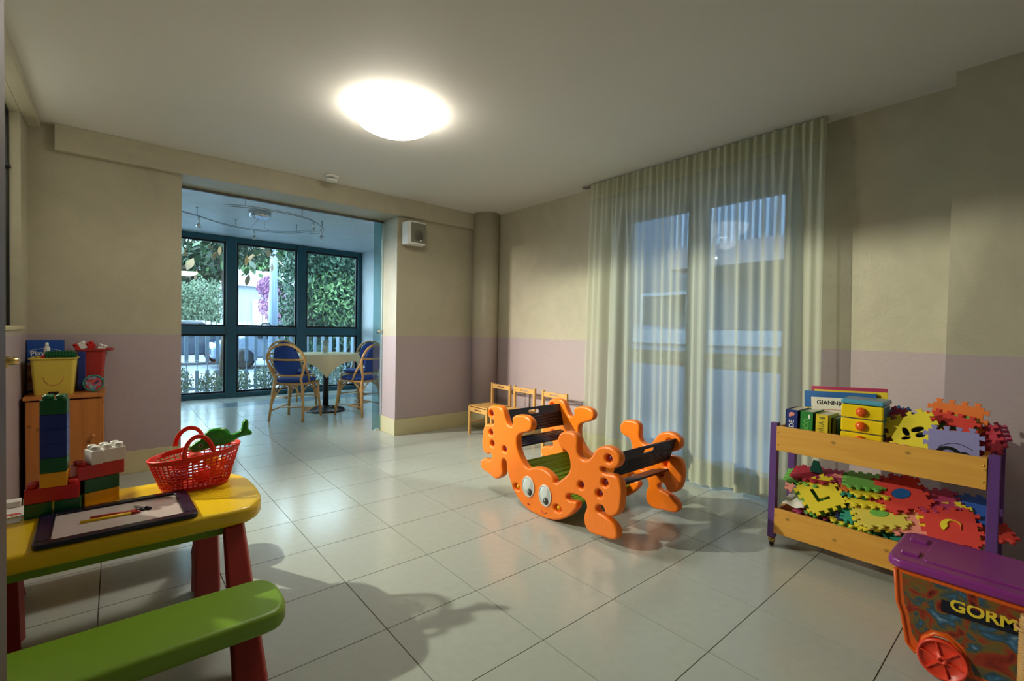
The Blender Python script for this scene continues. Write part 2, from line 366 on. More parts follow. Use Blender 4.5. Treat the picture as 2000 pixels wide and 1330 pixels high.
# baseboards
def bb(name, *boxes):
    m = MB()
    for b in boxes: m.box(*b)
    return struct(name, m, 'baseboard_tile', .002)
bb('baseboard_far', ((-.44, 4.391, 0), (.386, 4.402, .165)), ((2.176, 4.391, 0), (3.1, 4.402, .165)), ((2.176, 4.391, 0), (2.186, 4.75, .165)))
bb('baseboard_right', ((3.338, 2.6, 0), (3.349, 4.14, .165)), ((3.338, .366, 0), (3.349, 1.1, .165)))
struct('baseboard_column', MB().lathe([(.161, 0), (.161, .165), (.15, .167)], (3.235, 4.285, 0), 32), 'baseboard_tile')
# veranda shell
struct('wall_veranda_right', MB().box((3.38, 4.78, 0), (3.6, 8.3, 2.45)), 'plaster_white')
struct('wall_veranda_left', MB().box((-3.1, 4.78, 0), (-3.0, 8.3, 2.45)), 'plaster_white')
# glazed front of the veranda, bays of a teal curtain wall
w = sthing('window_2')
xs = [-2.9, -1.72, -.55, .56, 1.34, 2.355, 3.36]
WY = 8.22
for i, x in enumerate(xs): obj('mullion', MB().box((x-.07, WY-.05, 0), (x+.07, WY+.09, 2.45)) if i < 6 else MB().box((x-.05, WY-.05, 0), (x+.02, WY+.09, 2.45)), 'teal_metal', w, .004)
for i in range(6):
    a, b = xs[i]+.07, xs[i+1]-(.07 if i < 5 else .05)
    obj('head_rail', MB().box((a, WY-.03, 2.37), (b, WY+.08, 2.45)), 'teal_metal', w, .004)
    obj('transom', MB().box((a, WY-.04, .965), (b, WY+.08, 1.085)), 'teal_metal', w, .004)
    obj('bottom_rail', MB().box((a, WY-.05, 0), (b, WY+.08, .075)), 'teal_metal', w, .004)
    for z0, z1 in ((1.085, 2.37), (.075, .965)):
        g = MB(); t = .028
        g.box((a, WY-.012, z0), (a+t, WY+.03, z1)).box((b-t, WY-.012, z0), (b, WY+.03, z1)).box((a+t, WY-.012, z0), (b-t, WY+.03, z0+t)).box((a+t, WY-.012, z1-t), (b-t, WY+.03, z1))
        f = obj('gasket', g, 'rubber_black', w)
        obj('pane', MB().box((a+t, WY+.01, z0+t), (b-t, WY+.018, z1-t)), 'pane_glass', f)
hd = MB().tube([(1.74, WY-.05, 1.10), (1.76, WY-.09, 1.14), (1.86, WY-.09, 1.14), (1.875, WY-.09, 1.12), (1.875, WY-.05, 1.09)], .009, 8)
obj('handle', hd, 'black', w)
# french window behind the curtain
w = sthing('window_3')
g = MB()
for y0, y1, z0, z1 in ((1.12, 1.22, 0, 2.16), (2.46, 2.56, 0, 2.16), (1.22, 2.46, 2.07, 2.16), (1.76, 1.92, 0, 2.07)): g.box((3.44, y0, z0), (3.50, y1, z1))
obj('window_frame', g, 'window_frame_grey', w, .003)
for y0, y1 in ((1.22, 1.76), (1.92, 2.46)):
    obj('bottom_rail', MB().box((3.45, y0, 0), (3.49, y1, .10)), 'window_frame_grey', w, .003)
    obj('middle_rail', MB().box((3.45, y0, .84), (3.49, y1, .96)), 'window_frame_grey', w, .003)
    obj('pane', MB().box((3.466, y0, .96), (3.472, y1, 2.07)).box((3.466, y0, .10), (3.472, y1, .84)), 'grey_glass', w)
# brown door leaf at the left edge of the frame, with its brass handle
d = sthing('door_1')
obj('door_leaf', MB().box((-.115, .08, 0.005), (-.0735, .60, 2.08)), 'brown_door', d, .002)
ring = [(-.0835+.0135*math.cos(2*PI*i/20), .620+.0135*math.sin(2*PI*i/20), 1.064) for i in range(20)]
hh = obj('door_handle', MB().tube(ring, .0035, 10, closed=True).lathe([(.003, -.008), (.009, -.006), (.0125, 0)], (-.0835, .620, 1.064), 20), 'brass', d)

# ================================================================= ROOM FIXTURES
t = thing('ceiling_lamp', 'round domed white glass ceiling lamp, lit, in the middle of the ceiling', 'lamp', (1.295, 2.65, CZ))
obj('lamp_base', MB().lathe([(.17, -.012), (.18, -.01), (.18, 0)], (1.295, 2.65, CZ-.001), 32), 'white_plastic', t)
obj('lamp_shade', MB().lathe([(.0001, -.135), (.09, -.128), (.16, -.112), (.212, -.086), (.238, -.058), (.246, -.036), (.243, -.018), (.225, -.008), (.19, -.006)], (1.295, 2.65, CZ), 48), 'lamp_glass', t)
lamp('ceiling_lamp_light', 'SPOT', (1.295, 2.65, CZ-.17), (1.295, 2.65, 0), 26, (1., .93, .82), shadow_soft_size=.12, spot_size=math.radians(172), spot_blend=.25)
t = thing('smoke_detector', 'small round white smoke detector on the ceiling above the opening', 'detector', (1.43, 4.14, CZ))
obj('housing', MB().lathe([(.036, -.05), (.046, -.046), (.048, -.034)], (1.43, 4.14, CZ), 24).lathe([(.056, -.02), (.06, -.012), (.06, 0)], (1.43, 4.14, CZ-.001), 24), 'white_plastic', t)
g = MB()
for k in range(24):
    a = 2*PI*k/24; g.box((1.43+.046*math.cos(a)-.002, 4.14+.046*math.sin(a)-.002, CZ-.034), (1.43+.046*math.cos(a)+.002, 4.14+.046*math.sin(a)+.002, CZ-.02))
obj('vent_ribs', g, 'white_plastic', t)
t = thing('loudspeaker', 'white wall loudspeaker with grey grille beside the opening', 'speaker', (2.32, 4.40, 2.0))
obj('bracket', MB().box((2.27, 4.33, 2.03), (2.33, 4.402, 2.12)), 'black', t)
obj('cabinet', MB().prism([(2.215, 4.36), (2.30, 4.36), (2.43, 4.33), (2.43, 4.25), (2.415, 4.235), (2.25, 4.225), (2.225, 4.24)], 1.955, 2.185), 'white_plastic', t, .012)
gm = plate('grille', [[(-.085, -.098), (.085, -.098), (.085, .098), (-.085, .098)]], .006, .005); gm.materials.append(M['grey_mesh'])
link('grille', xmesh(gm, frame((1, .06, 0), (0, 0, 1), (2.333, 4.228, 2.07))), None, t)
obj('badge', MB().box((2.345, 4.2155, 1.985), (2.362, 4.2205, 2.003)), 'white_plastic', t)
obj('driver_ring', MB().lathe([(.055, 0), (.058, .002), (.061, 0)], (0, 0, 0), 28).xf(frame((1, .06, 0), (0, 0, 1), (2.333, 4.2215, 2.04))), 'grey_mesh', t)
# sliding glass door parked at the right of the opening, with its ceiling track
t = thing('sliding_glass_door', 'frameless sliding glass door parked at the right jamb of the opening', 'door', (2.17, 4.75, 0))
obj('glass_leaf', MB().box((2.09, 4.735, .012), (2.176, 4.745, 2.225)), 'door_glass', t)
obj('knob', MB().lathe([(.012, -.022), (.02, -.016), (.012, -.006), (.012, .012), (.02, .02), (.012, .026)], (0, 0, 0), 16).xf(frame((1, 0, 0), (0, 0, 1), (2.148, 4.741, 1.066))), 'chrome', t)
obj('floor_guide', MB().box((2.12, 4.722, 0), (2.165, 4.76, .018)), 'white_plastic', t, .003)
obj('track', MB().box((.386, 4.728, 2.226), (2.187, 4.752, 2.249)), 'steel', t)

# ================================================================= CURTAIN
def cx(y, z, amp=1.):
    e = min(1, max(0, (2.30-z)/.5)); low = 1-z/2.4
    big = .022*math.sin(y*25+1.3+.5*math.sin(y*5))+.014*math.sin(y*43+.4)+.012*math.sin(y*77+2+low*.8)
    hdr = .012*math.sin(y*118+math.sin(y*13))+.006*math.sin(y*61)
    return 3.215+(big*e*amp*(.8+.5*low)+hdr*(1-.85*e))+.022*low*math.sin(y*9+1)
def sheet(y0, y1, z0, z1, ny, nz, off=0):
    m = MB(); vs = []
    for j in range(nz+1):
        z = z0+(z1-z0)*j/nz
        for i in range(ny+1):
            u = i/ny; y = y0+(y1-y0)*u; low = 1-z/2.4
            yy = y+low*(.09*max(0, u-.75)*4*.5-.03*(1-u))
            zz = z+(.012*math.sin(y*6+.5) if z < .1 else 0)
            vs.append((cx(y, z)+off, yy, zz))
    w = ny+1
    return m.add(vs, [(j*w+i, j*w+i+1, (j+1)*w+i+1, (j+1)*w+i) for j in range(nz) for i in range(ny)], True)
t = thing('curtain', 'floor-length pleated cream sheer curtain drawn across the french window', 'curtain', (3.215, 1.8, 0))
obj('drape', sheet(.93, 2.74, .205, 2.27, 520, 26), 'sheer_cloth', t)
obj('pleated_heading', sheet(.93, 2.74, 2.27, 2.408, 520, 4), 'sheer_hem', t)
obj('hem', sheet(.93, 2.74, .028, .205, 520, 4), 'sheer_hem', t)
t = thing('curtain_rail', 'thin twin steel curtain rail on the ceiling above the curtain', 'curtain rail', (3.22, 1.85, CZ))
obj('rail', MB().box((3.236, .94, 2.400), (3.246, 2.84, 2.409)).box((3.262, .94, 2.400), (3.272, 2.84, 2.409)), 'steel', t)
for k in range(6): y = .95+k*.378; obj('bracket', MB().box((3.232, y, 2.409), (3.276, y+.012, 2.419)), 'steel', t)

# ================================================================= ORANGE SEE-SAW ROCKER
OUT = [(0.631,0.557),(0.609,0.584),(0.549,0.599),(0.49,0.596),(0.461,0.573),(0.439,0.531),(0.402,0.49),(0.366,0.505),(0.372,0.541),(0.343,0.565),(0.291,0.576),(0.226,0.571),(0.194,0.548),(0.193,0.51),(0.224,0.483),(0.287,0.461),(0.32,0.436),(0.325,0.391),(0.31,0.341),(0.269,0.289),(0.22,0.258),(0.168,0.277),(0.096,0.286),(0.038,0.273),(-0.003,0.247),(-0.011,0.229),(-0.063,0.262),(-0.109,0.301),(-0.129,0.341),(-0.128,0.372),(-0.117,0.408),(-0.095,0.431),(-0.052,0.442),(-0.033,0.469),(-0.034,0.501),(-0.06,0.53),(-0.108,0.542),(-0.159,0.536),(-0.18,0.513),(-0.18,0.468),(-0.188,0.431),(-0.218,0.411),(-0.252,0.415),(-0.284,0.448),(-0.311,0.487),(-0.352,0.51),(-0.405,0.514),(-0.444,0.497),(-0.462,0.476),(-0.459,0.441),(-0.434,0.414),(-0.399,0.4),(-0.364,0.403),(-0.344,0.394),(-0.348,0.378),(-0.369,0.371),(-0.409,0.376),(-0.452,0.369),(-0.474,0.333),(-0.476,0.264),(-0.465,0.205),(-0.432,0.168),(-0.397,0.159),(-0.379,0.167),(-0.365,0.195),(-0.342,0.199),(-0.32,0.18),(-0.325,0.161),(-0.353,0.155),(-0.407,0.14),(-0.442,0.12),(-0.458,0.09),(-0.452,0.06),(-0.431,0.047),(-0.365,0.04),(-0.291,0.032),(-0.253,0.049),(-0.237,0.089),(-0.241,0.128),(-0.254,0.162),(-0.239,0.195),(-0.199,0.206),(-0.148,0.203),(-0.113,0.189),(-0.108,0.168),(-0.139,0.16),(-0.175,0.165),(-0.186,0.149),(-0.166,0.112),(-0.121,0.067),(-0.048,0.025),(0.03,0.004),(0.112,-0.001),(0.21,0.008),(0.289,0.041),(0.343,0.087),(0.386,0.147),(0.415,0.211),(0.424,0.254),(0.452,0.266),(0.468,0.226),(0.459,0.164),(0.492,0.129),(0.535,0.113),(0.581,0.125),(0.635,0.135),(0.683,0.147),(0.703,0.172),(0.692,0.203),(0.645,0.225),(0.588,0.231),(0.574,0.256),(0.585,0.272),(0.623,0.261),(0.662,0.267),(0.684,0.301),(0.681,0.378),(0.667,0.438),(0.644,0.461),(0.598,0.466),(0.565,0.478),(0.566,0.497),(0.607,0.509),(0.627,0.53)]
bolts = [(.588, .543), (.589, .414), (.572, .342), (.444, .331), (-.392, .454), (-.370, .324), (-.336, .258), (-.211, .269)]
ybolts = [(.32, .118), (-.035, .089)]
RX0, RX1, RY, TH = 1.92, 2.50, 1.87, .026
t = thing('rocker', 'orange plastic spider-shaped double rocker with smiling face and navy slatted seats', 'rocking toy', (2.21, RY, 0))
RK = t
holes = [ell(s, z, .022, .021, 14) for s, z in bolts]
holes2 = [ell(s-.004, z, .030, .021, 14) for s, z in ybolts]
me = plate('side_panel', [OUT]+holes+holes2, TH, .012, 3, poly=False)
p1 = link('side_panel', xmesh(me.copy(), YZ(RX0+TH, RY)), 'orange_plastic', t)
p2 = link('side_panel', xmesh(me.copy(), YZ(RX1+TH, RY)), 'orange_plastic', t)
for p in (p1, p2): p.data.materials.clear(); p.data.materials.append(M['orange_plastic'])
for px_, face in ((p1, RX0), (p2, RX1)):
    for s, z in bolts+ybolts: obj('bolt_seat', MB().box((face+.030, RY+s-.036, z-.030), (face+.046, RY+s+.036, z+.030)), 'orange_plastic', t)
for s, z in bolts:
    for X0, sg in ((RX0+.030, -1), (RX1+.022, 1)):
        obj('bolt_cap', MB().ball((X0 if sg < 0 else RX1+.046, RY+s, z), (.014, .015, .015)), 'purple_cap', t)
for s, z in ybolts:
    obj('bolt_cap', MB().ball((RX0+.024, RY+s, z), (.014, .014, .014)), 'yellow_plastic', t)['label'] = 'yellow bolt cap'
for (s, z, a, b, ps, pz) in ((.204, .151, .052, .060, .186, .122), (.057, .137, .049, .060, .047, .107)):
    e = obj('eye', MB().prism(ell(0, 0, a, b, 28), 0, .006).xf(YZ(RX0-.004, RY+s, z)), 'white', t)
    obj('eye_rim', MB().tube([(x, y, 0) for x, y in ell(0, 0, a, b, 28)], .004, 6, closed=True).xf(YZ(RX0-.003, RY+s, z)), 'white', e, world=False) if False else link('eye_rim', MB().tube([(x, y, 0) for x, y in ell(0, 0, a, b, 28)], .004, 6, closed=True).xf(YZ(RX0-.003, RY+s, z)).mesh('eye_rim'), 'white_plastic', t)
    link('pupil', MB().ball((RX0-.006, RY+ps, pz), (.009, .019, .021)).mesh('pupil'), 'black', t)
    gg = MB().ball((RX0-.004, RY+s, z), (.018, a*.96, b*.96), 20, 10)
    link('eye_cover', gg.mesh('eye_cover'), 'tumbler_glass', t)
g = MB()
for c0, r, a0, a1 in (((.066, .060), .030, -2.5, -.6), ((.199, .056), .016, -2.4, -.8)):
    g.tube([(RX0-.001, RY+c0[0]+r*math.cos(a0+(a1-a0)*k/8), c0[1]+r*math.sin(a0+(a1-a0)*k/8)) for k in range(9)], .0025, 6)
g.ball((RX0, RY+.199, .045), (.003, .005, .005))
obj('mouth', g, 'red_plastic', t)
# slatted boards between the panels: cross-section given in (s, z)
def board(name, a, b, m, ribs=7, th=.012, slot=False, x0=RX0+2*TH-.004, x1=RX1+.004, par=t):
    A = Vector((0, a[0], a[1])); B = Vector((0, b[0], b[1])); L_ = (B-A).length; d = (B-A).normalized()
    Mx = frame((1, 0, 0), d, (x0, RY+a[0], a[1])); Wd = x1-x0; y_ = L_-.062 if slot else 0
    loops = [[(0, y_), (Wd, y_), (Wd, L_), (0, L_)]] if slot else [[(0, 0), (Wd, 0), (Wd, L_), (0, L_)]]
    if slot:
        yc = L_-.031; loops.append([(Wd/2+(.038 if math.cos(q) > 0 else -.038)+.014*math.cos(q), yc+.014*math.sin(q)) for q in [2*PI*k/20+.01 for k in range(20)]])
        link('gap_shade_web', MB().box((0, .004, -.003), (Wd, y_, .003)).xf(Mx).mesh('gap_shade_web'), 'black', par)  # thin black sheet paints the shade in the gaps between slats
    mm = plate(name, loops, th/2 if slot else .003, .003 if slot else .001, 1); o = link(name, xmesh(mm, Mx), m if slot else 'black', par)  # seat plate is black likewise, painted shade between its slats
    lim = y_ if slot else L_
    for k in range(ribs):
        y = .008+(lim-.016)*k/(ribs-1)
        link('slat', MB().tube([(0, y, 0), (Wd, y, 0)], min(.0085, (lim-.016)/(ribs-1)*.40), 8).xf(Mx).mesh('slat'), m, par)
    return o
board('backrest', (.470, .415), (.515, .568), 'navy_plastic', 5, slot=True)
board('seat', (.375, .350), (.500, .375), 'navy_plastic', 6)
board('backrest', (-.385, .345), (-.432, .487), 'navy_plastic', 6, slot=True)
board('seat', (-.39, .292), (-.28, .262), 'navy_plastic', 6)
# green ribbed foot tray curving along the belly
arc = [(.40, .235), (.36, .16), (.30, .10), (.22, .06), (.12, .045), (.02, .052), (-.06, .085), (-.12, .13)]
g = MB(); 
for k in range(len(arc)-1):
    a, b = arc[k], arc[k+1]; dd = Vector((b[0]-a[0], b[1]-a[1])); n_ = Vector((-dd.y, dd.x)).normalized()*.006
    g.add([(x, RY+q[0]+sg*n_.x, q[1]+sg*n_.y) for x in (RX0+2*TH-.003, RX1+.003) for q in (a, b) for sg in (-1, 1)], [(0, 1, 3, 2), (4, 6, 7, 5), (0, 4, 5, 1), (2, 3, 7, 6), (0, 2, 6, 4), (1, 5, 7, 3)])
obj('foot_tray', g, 'green_plastic', t)
for k in range(len(arc)-1):
    for f in (.1, .45, .8):
        s_ = arc[k][0]+(arc[k+1][0]-arc[k][0])*f; z_ = arc[k][1]+(arc[k+1][1]-arc[k][1])*f+.008
        obj('tray_rib', MB().tube([(RX0+2*TH-.003, RY+s_, z_), (RX1+.003, RY+s_, z_)], .008, 6), 'green_plastic', t)

# ================================================================= LITTLE WOODEN CHAIRS BY THE WALL
def kid_chair(label):
    t = thing('wooden_chair', label, 'chair', group=None)
    w2, dp = .15, .15
    for sy in (-1, 1):
        obj('leg', MB().box((-dp-.012, sy*w2-.012, 0), (-dp+.012, sy*w2+.012, .53)), 'chair_wood', t, .002)
        obj('leg', MB().box((dp-.012, sy*w2-.012, 0), (dp+.012, sy*w2+.012, .30)), 'chair_wood', t, .002)
        obj('side_rail', MB().box((-dp+.012, sy*w2-.008, .255), (dp-.012, sy*w2+.008, .30)), 'chair_wood', t, .002)
        obj('stretcher', MB().tube([(-dp, sy*w2, .13), (dp, sy*w2, .13)], .007, 8), 'chair_wood', t)
    lp = [[(-w2+.012, -.024), (w2-.012, -.024), (w2-.012, .024), (-w2+.012, .024)], [(.045*(1 if abs(math.cos(q)) > .3 and math.cos(q) > 0 else -1)+.008*math.cos(q), .006*math.sin(q)) for q in [2*PI*k/16+.05 for k in range(16)]]]
    for nm, z, x in (('backrest', .495, -dp), ('front_rail', .268, dp)):
        me = plate(nm, lp, .008, .002, 1); link(nm, xmesh(me, YZ(x, 0, z)), 'chair_wood', t)
    obj('back_rail', MB().box((-dp-.008, -w2+.012, .255), (-dp+.008, w2-.012, .29)), 'chair_wood', t, .002)
    for k in range(4):
        x = -dp+.02+k*.074
        obj('slat', MB().box((x, -w2-.004, .301), (x+.066, w2+.004, .313)), 'chair_wood', t, .003)
    return t
c = kid_chair('leftmost small wooden chair in the row, its whole slatted seat in view beside the column'); G = 'toddler chairs along the right wall'; c['group'] = G
c.location = (3.0, 3.865, 0); c.rotation_euler = (0, 0, PI)
dup(c, (3.01, 3.50, 0), PI, 'middle small wooden chair of the three behind the orange rocker', G)
dup(c, (3.01, 3.07, 0), PI+.02, 'small wooden chair nearest the curtain, seat hidden by the orange rocker', G)

# ================================================================= VERANDA: TABLE AND RATTAN CHAIRS
TC = Vector((2.12, 6.28, 0))
t = thing('cafe_table', 'round pedestal table with black cast iron base in the veranda', 'table', TC)
obj('base', MB().lathe([(.25, 0), (.25, .012), (.22, .022), (.06, .05), (.045, .07)], TC, 36), 'cast_iron', t)
g = MB()
for k in range(24): a = 2*PI*k/24; g.tube([TC+Vector((.09*math.cos(a), .09*math.sin(a), .05)), TC+Vector((.235*math.cos(a), .235*math.sin(a), .020))], .004, 5)
obj('base_rib', g, 'cast_iron', t)
obj('pole', MB().lathe([(.038, .05), (.036, .72)], TC, 16), 'cast_iron', t)
obj('tabletop', MB().lathe([(.395, .722), (.40, .73), (.40, .745), (.395, .75)], TC, 48), 'cloth_cream', t)
m = MB(); n = 56; vs = []; R0 = .402; ang = math.atan2(-TC.y, -TC.x)+.02
for j in range(n+1):
    for i in range(n+1):
        u, v = (i/n*2-1)*.49, (j/n*2-1)*.49
        x = (u-v)*math.cos(0)*.7071; y = (u+v)*.7071
        r = math.hypot(x, y); th_ = math.atan2(y, x)
        if r > R0:
            dr = r-R0; rr = R0+.008+.03*(1-math.exp(-dr*12))+.014*math.sin(th_*9+1)*min(1, dr*8); z = .757-dr*.985
        else: rr, z = r, .757
        a = th_+ang; vs.append((TC.x+rr*math.cos(a), TC.y+rr*math.sin(a), z))
m.add(vs, [(j*(n+1)+i, j*(n+1)+i+1, (j+1)*(n+1)+i+1, (j+1)*(n+1)+i) for j in range(n) for i in range(n)], True)
tag(obj('tablecloth', m, 'cloth_cream'), 'square cream tablecloth draped corner-down over the round veranda table', 'tablecloth')
GC = Vector((2.09, 6.22, .759))
t = thing('candle_glass', 'clear glass tumbler holding the candle on the tablecloth', 'candle holder', GC)
obj('tumbler', MB().lathe([(.001, .001), (.032, .002), (.034, .01), (.046, .17), (.044, .17), (.032, .014), (.001, .012)], GC, 24), 'tumbler_glass', t)
tag(obj('candle', MB().lathe([(.027, .0145), (.027, .095), (.024, .098), (.002, .096), (.002, .106), (.0005, .106)], GC, 20), 'wax'), 'short cream pillar candle inside the glass on the veranda table', 'candle')
def rattan_chair(label):
    t = thing('rattan_chair', label, 'chair')
    th_ = [PI*k/12 for k in range(13)]
    loop = [(-.235, .20, 0), (-.205, .185, .22), (-.185, .165, .42), (-.19, .15, .49), (-.215, .195, .60), (-.235, .225, .70)]
    arch = [(-.245-.03*math.sin(a), .225*math.cos(a), .71+.185*math.sin(a)) for a in th_[1:-1]]
    pth = loop+arch+[(x, -y, z) for x, y, z in reversed(loop)]
    obj('back_frame', MB().tube(pth, .0145, 10), 'rattan', t)
    for s in (-1, 1):
        obj('leg', MB().tube([(.215, s*.205, 0), (.19, s*.19, .22), (.175, s*.18, .43)], .0145, 10), 'rattan', t)
        obj('arm_brace', MB().tube([(-.235, s*.22, .69), (-.12, s*.20, .56), (-.05, s*.185, .44)], .012, 8), 'rattan', t)
        obj('stretcher', MB().tube([(-.215, s*.19, .12), (.20, s*.195, .14)], .009, 8), 'rattan', t)
        for sx in (-1, 1):
            obj('bow_brace', MB().tube([(sx*.205, s*.192, .16), (sx*.19, s*.175, .27), (sx*.14, s*.165, .36), (sx*.06, s*.16, .41)], .008, 6), 'rattan', t)
            obj('bow_brace', MB().tube([(sx*.20, s*.185, .20), (sx*.185, s*.15, .30), (sx*.175, s*.09, .38), (sx*.17, s*.03, .41)], .008, 6), 'rattan', t)
    obj('back_rail', MB().tube([(-.243, -.222, .72), (-.252, 0, .715), (-.243, .222, .72)], .012, 8), 'rattan', t)
    obj('back_rail', MB().tube([(-.205, -.165, .535), (-.212, 0, .53), (-.205, .165, .535)], .012, 8), 'rattan', t)
    obj('back_pad', MB().lathe([(.001, -.016), (.13, -.016), (.155, -.008), (.158, 0), (.155, .008), (.13, .016), (.001, .018)], (0, 0, 0), 32, 1.0, 1.18).xf(frame((0, 1, 0), (-.16, 0, 1), (-.225, 0, .70))), 'blue_fabric', t)
    obj('seat_frame', MB().tube([(.175, .18, .43), (-.18, .165, .43), (-.18, -.165, .43), (.175, -.18, .43)], .013, 8, closed=True), 'rattan', t)
    cu = MB().ball((0, 0, 0), (.20, .195, .035), 28, 10); cu.v = [(math.copysign(abs(x/.2)**.55*.2, x), math.copysign(abs(y/.195)**.55*.195, y), z+.468) for x, y, z in cu.v]
    obj('seat_cushion', cu, 'blue_fabric', t)
    obj('front_stretcher', MB().tube([(0, -.19, .13), (0, .19, .13)], .009, 8), 'rattan', t)
    for sx in (-1, 1): obj('foot_joint', MB().lathe([(.016, .03), (.018, .035), (.018, .06), (.016, .065)], (sx*.0+.213, sx*.203, .06), 10), 'rattan', t)
    return t
G = 'rattan chairs around the veranda table'
c = rattan_chair('rattan chair with blue oval back at the left front of the veranda table'); c['group'] = G
c.location = (1.655, 5.93, 0); c.rotation_euler = (0, 0, math.radians(47))
dup(c, (2.39, 5.80, 0), math.radians(114), 'rattan chair with blue back beside the sliding glass door, right of the veranda table', G)
dup(c, (1.90, 6.92, 0), math.radians(-72), 'rattan chair with dark blue back behind the table, left of the candle', G)
dup(c, (2.76, 6.72, 0), math.radians(-148), 'rattan chair behind the right of the table, only its arched back above the cloth', G)

# cable spotlights
t = thing('spotlight_track', 'curved twin-rail halogen track with small chrome spots on the veranda ceiling', 'track light', (1.4, 6.2, 2.45))
def smooth(pts, n=6):
    o = []
    for i in range(len(pts)-1):
        p0, p1, p2, p3 = [Vector(pts[max(0, min(len(pts)-1, i+k))]) for k in (-1, 0, 1, 2)]
        for k in range(n):
            u = k/n; o.append(.5*((2*p1)+(p2-p0)*u+(2*p0-5*p1+4*p2-p3)*u*u+(3*p1-p0-3*p2+p3)*u**3))
    return o+[Vector(pts[-1])]
ra = smooth([(x, y, 2.36) for x, y in [(.85, 5.66), (1.04, 5.58), (1.23, 5.56), (1.44, 5.57), (1.62, 5.64), (1.76, 5.74), (1.89, 5.92), (2.0, 6.12), (2.03, 6.40), (1.93, 6.5)]])
rb = smooth([(x, y, 2.36) for x, y in [(.2, 6.1), (.56, 6.34), (.71, 6.45), (.92, 6.66), (1.16, 6.81), (1.39, 6.83), (1.62, 6.77), (1.82, 6.57), (1.93, 6.3)]])
for r_ in (ra, rb):
    for dz in (0, .035): obj('rail', MB().tube([v+Vector((0, 0, -dz*.3))+Vector((dz, dz*.6, 0)) for v in r_], .0035, 6), 'steel', t)
for x, y in ((1.04, 5.58), (1.62, 5.64), (2.0, 6.12), (.71, 6.45), (1.16, 6.81), (1.82, 6.57)): obj('standoff', MB().tube([(x, y, 2.449), (x, y, 2.355)], .004, 6).lathe([(.012, -.006), (.012, 0)], (x, y, 2.449), 10), 'steel', t)
obj('transformer', MB().lathe([(.10, -.07), (.115, -.06), (.118, -.03), (.118, 0)], (1.30, 6.17, 2.449), 32), 'chrome', t)
obj('feed_wire', MB().tube([(1.36, 6.22, 2.38), (1.42, 6.5, 2.33), (1.55, 6.76, 2.36)], .003, 6).tube([(1.30, 6.22, 2.38), (1.28, 6.5, 2.33), (1.3, 6.82, 2.36)], .003, 6), 'steel', t)
for x, y, a in ((.73, 6.47, 0), (1.37, 6.82, .6), (1.78, 5.75, 2.2), (2.0, 6.16, 1.2)):
    s_ = obj('spot', MB().tube([(x, y, 2.355), (x, y, 2.29)], .009, 8).lathe([(.012, .02), (.03, -.02), (.028, -.022), (.001, -.012)], (0, 0, 0), 14).xf(Matrix()), 'chrome', t) if False else None
    obj('spot', MB().tube([(x, y, 2.355), (x, y, 2.27)], .008, 8).add(*(lambda q: (q.v, q.f, True))(MB().lathe([(.010, .03), (.030, -.012), (.027, -.014), (.001, 0)], (0, 0, 0), 14).xf(Matrix.Translation((x, y, 2.25)) @ Euler((.9, 0, a)).to_matrix().to_4x4()))), 'chrome', t)
NX = lambda x, y, z: frame((0, -1, 0), (0, 0, 1), (x, y, z))      # lettering facing the room from the right side
NY = lambda x, y, z: frame((1, 0, 0), (0, 0, 1), (x, y, z))       # lettering facing the camera side (-Y)
# ================================================================= CHILDREN'S PICNIC TABLE
ZT = .46
t = thing('picnic_table', 'yellow plastic children\'s table with lime benches and red legs', 'table', (0, 2.07, 0))
def slab(x0, x1, yc, hw, r, sag=0, n=10):
    pts = []
    for k in range(n+1): a = -PI/2+PI*k/n; c, s_ = math.cos(a), math.sin(a); pts.append((x1-r+r*math.copysign(abs(c)**.8, c), yc+hw*math.copysign(abs(s_)**.75, s_)))
    for k in range(n+1): a = PI/2+PI*k/n; c, s_ = math.cos(a), math.sin(a); pts.append((x0+r+r*math.copysign(abs(c)**.8, c), yc+hw*math.copysign(abs(s_)**.75, s_)))
    return pts
def rounded(name, pts, z0, z1, m, par, bev):
    me = plate(name, [pts], (z1-z0)/2, bev, 4); me.transform(Matrix.Translation((0, 0, (z0+z1)/2))); return link(name, me, m, par)
rounded('tabletop', slab(-.40, .432, 2.09, .262, .12), .405, ZT, 'table_yellow', t, .016)
for y in (1.885, 2.29): obj('apron', MB().box((-.36, y, .365), (.30, y+.02, .41)), 'lime_plastic', t, .003)
for sg, nm in ((-1, 'bench'), (1, 'bench')):
    yb = 1.585 if sg < 0 else 2.62
    b = rounded(nm, slab(-.40, .405, yb, .125, .075), .205, .262, 'lime_plastic', t, .018)
def legpiece(pts_lo, pts_hi):
    m = MB(); n = len(pts_lo); return m.add(list(pts_lo)+list(pts_hi), [(i, (i+1) % n, n+(i+1) % n, n+i) for i in range(n)]+[tuple(reversed(range(n))), tuple(range(n, 2*n))])
for sx in (1, -1):
    def q(x0, x1, y0, y1, z): return [(sx*x0, y0, z), (sx*x1-sx*.012, y0, z), (sx*x1, (y0+y1)/2, z), (sx*x1-sx*.012, y1, z), (sx*x0, y1, z), (sx*x0+sx*.02, (y0+y1)/2, z)]
    obj('leg', legpiece(q(.270, .365, 1.53, 1.62, 0), q(.285, .352, 1.84, 1.91, .405)), 'leg_red', t, .006)
    obj('leg', legpiece(q(.235, .335, 2.19, 2.30, 0), q(.245, .325, 2.19, 2.30, .405)), 'leg_red', t, .006)
    obj('leg', legpiece(q(.270, .365, 2.58, 2.67, 0), q(.285, .352, 2.27, 2.34, .405)), 'leg_red', t, .006)
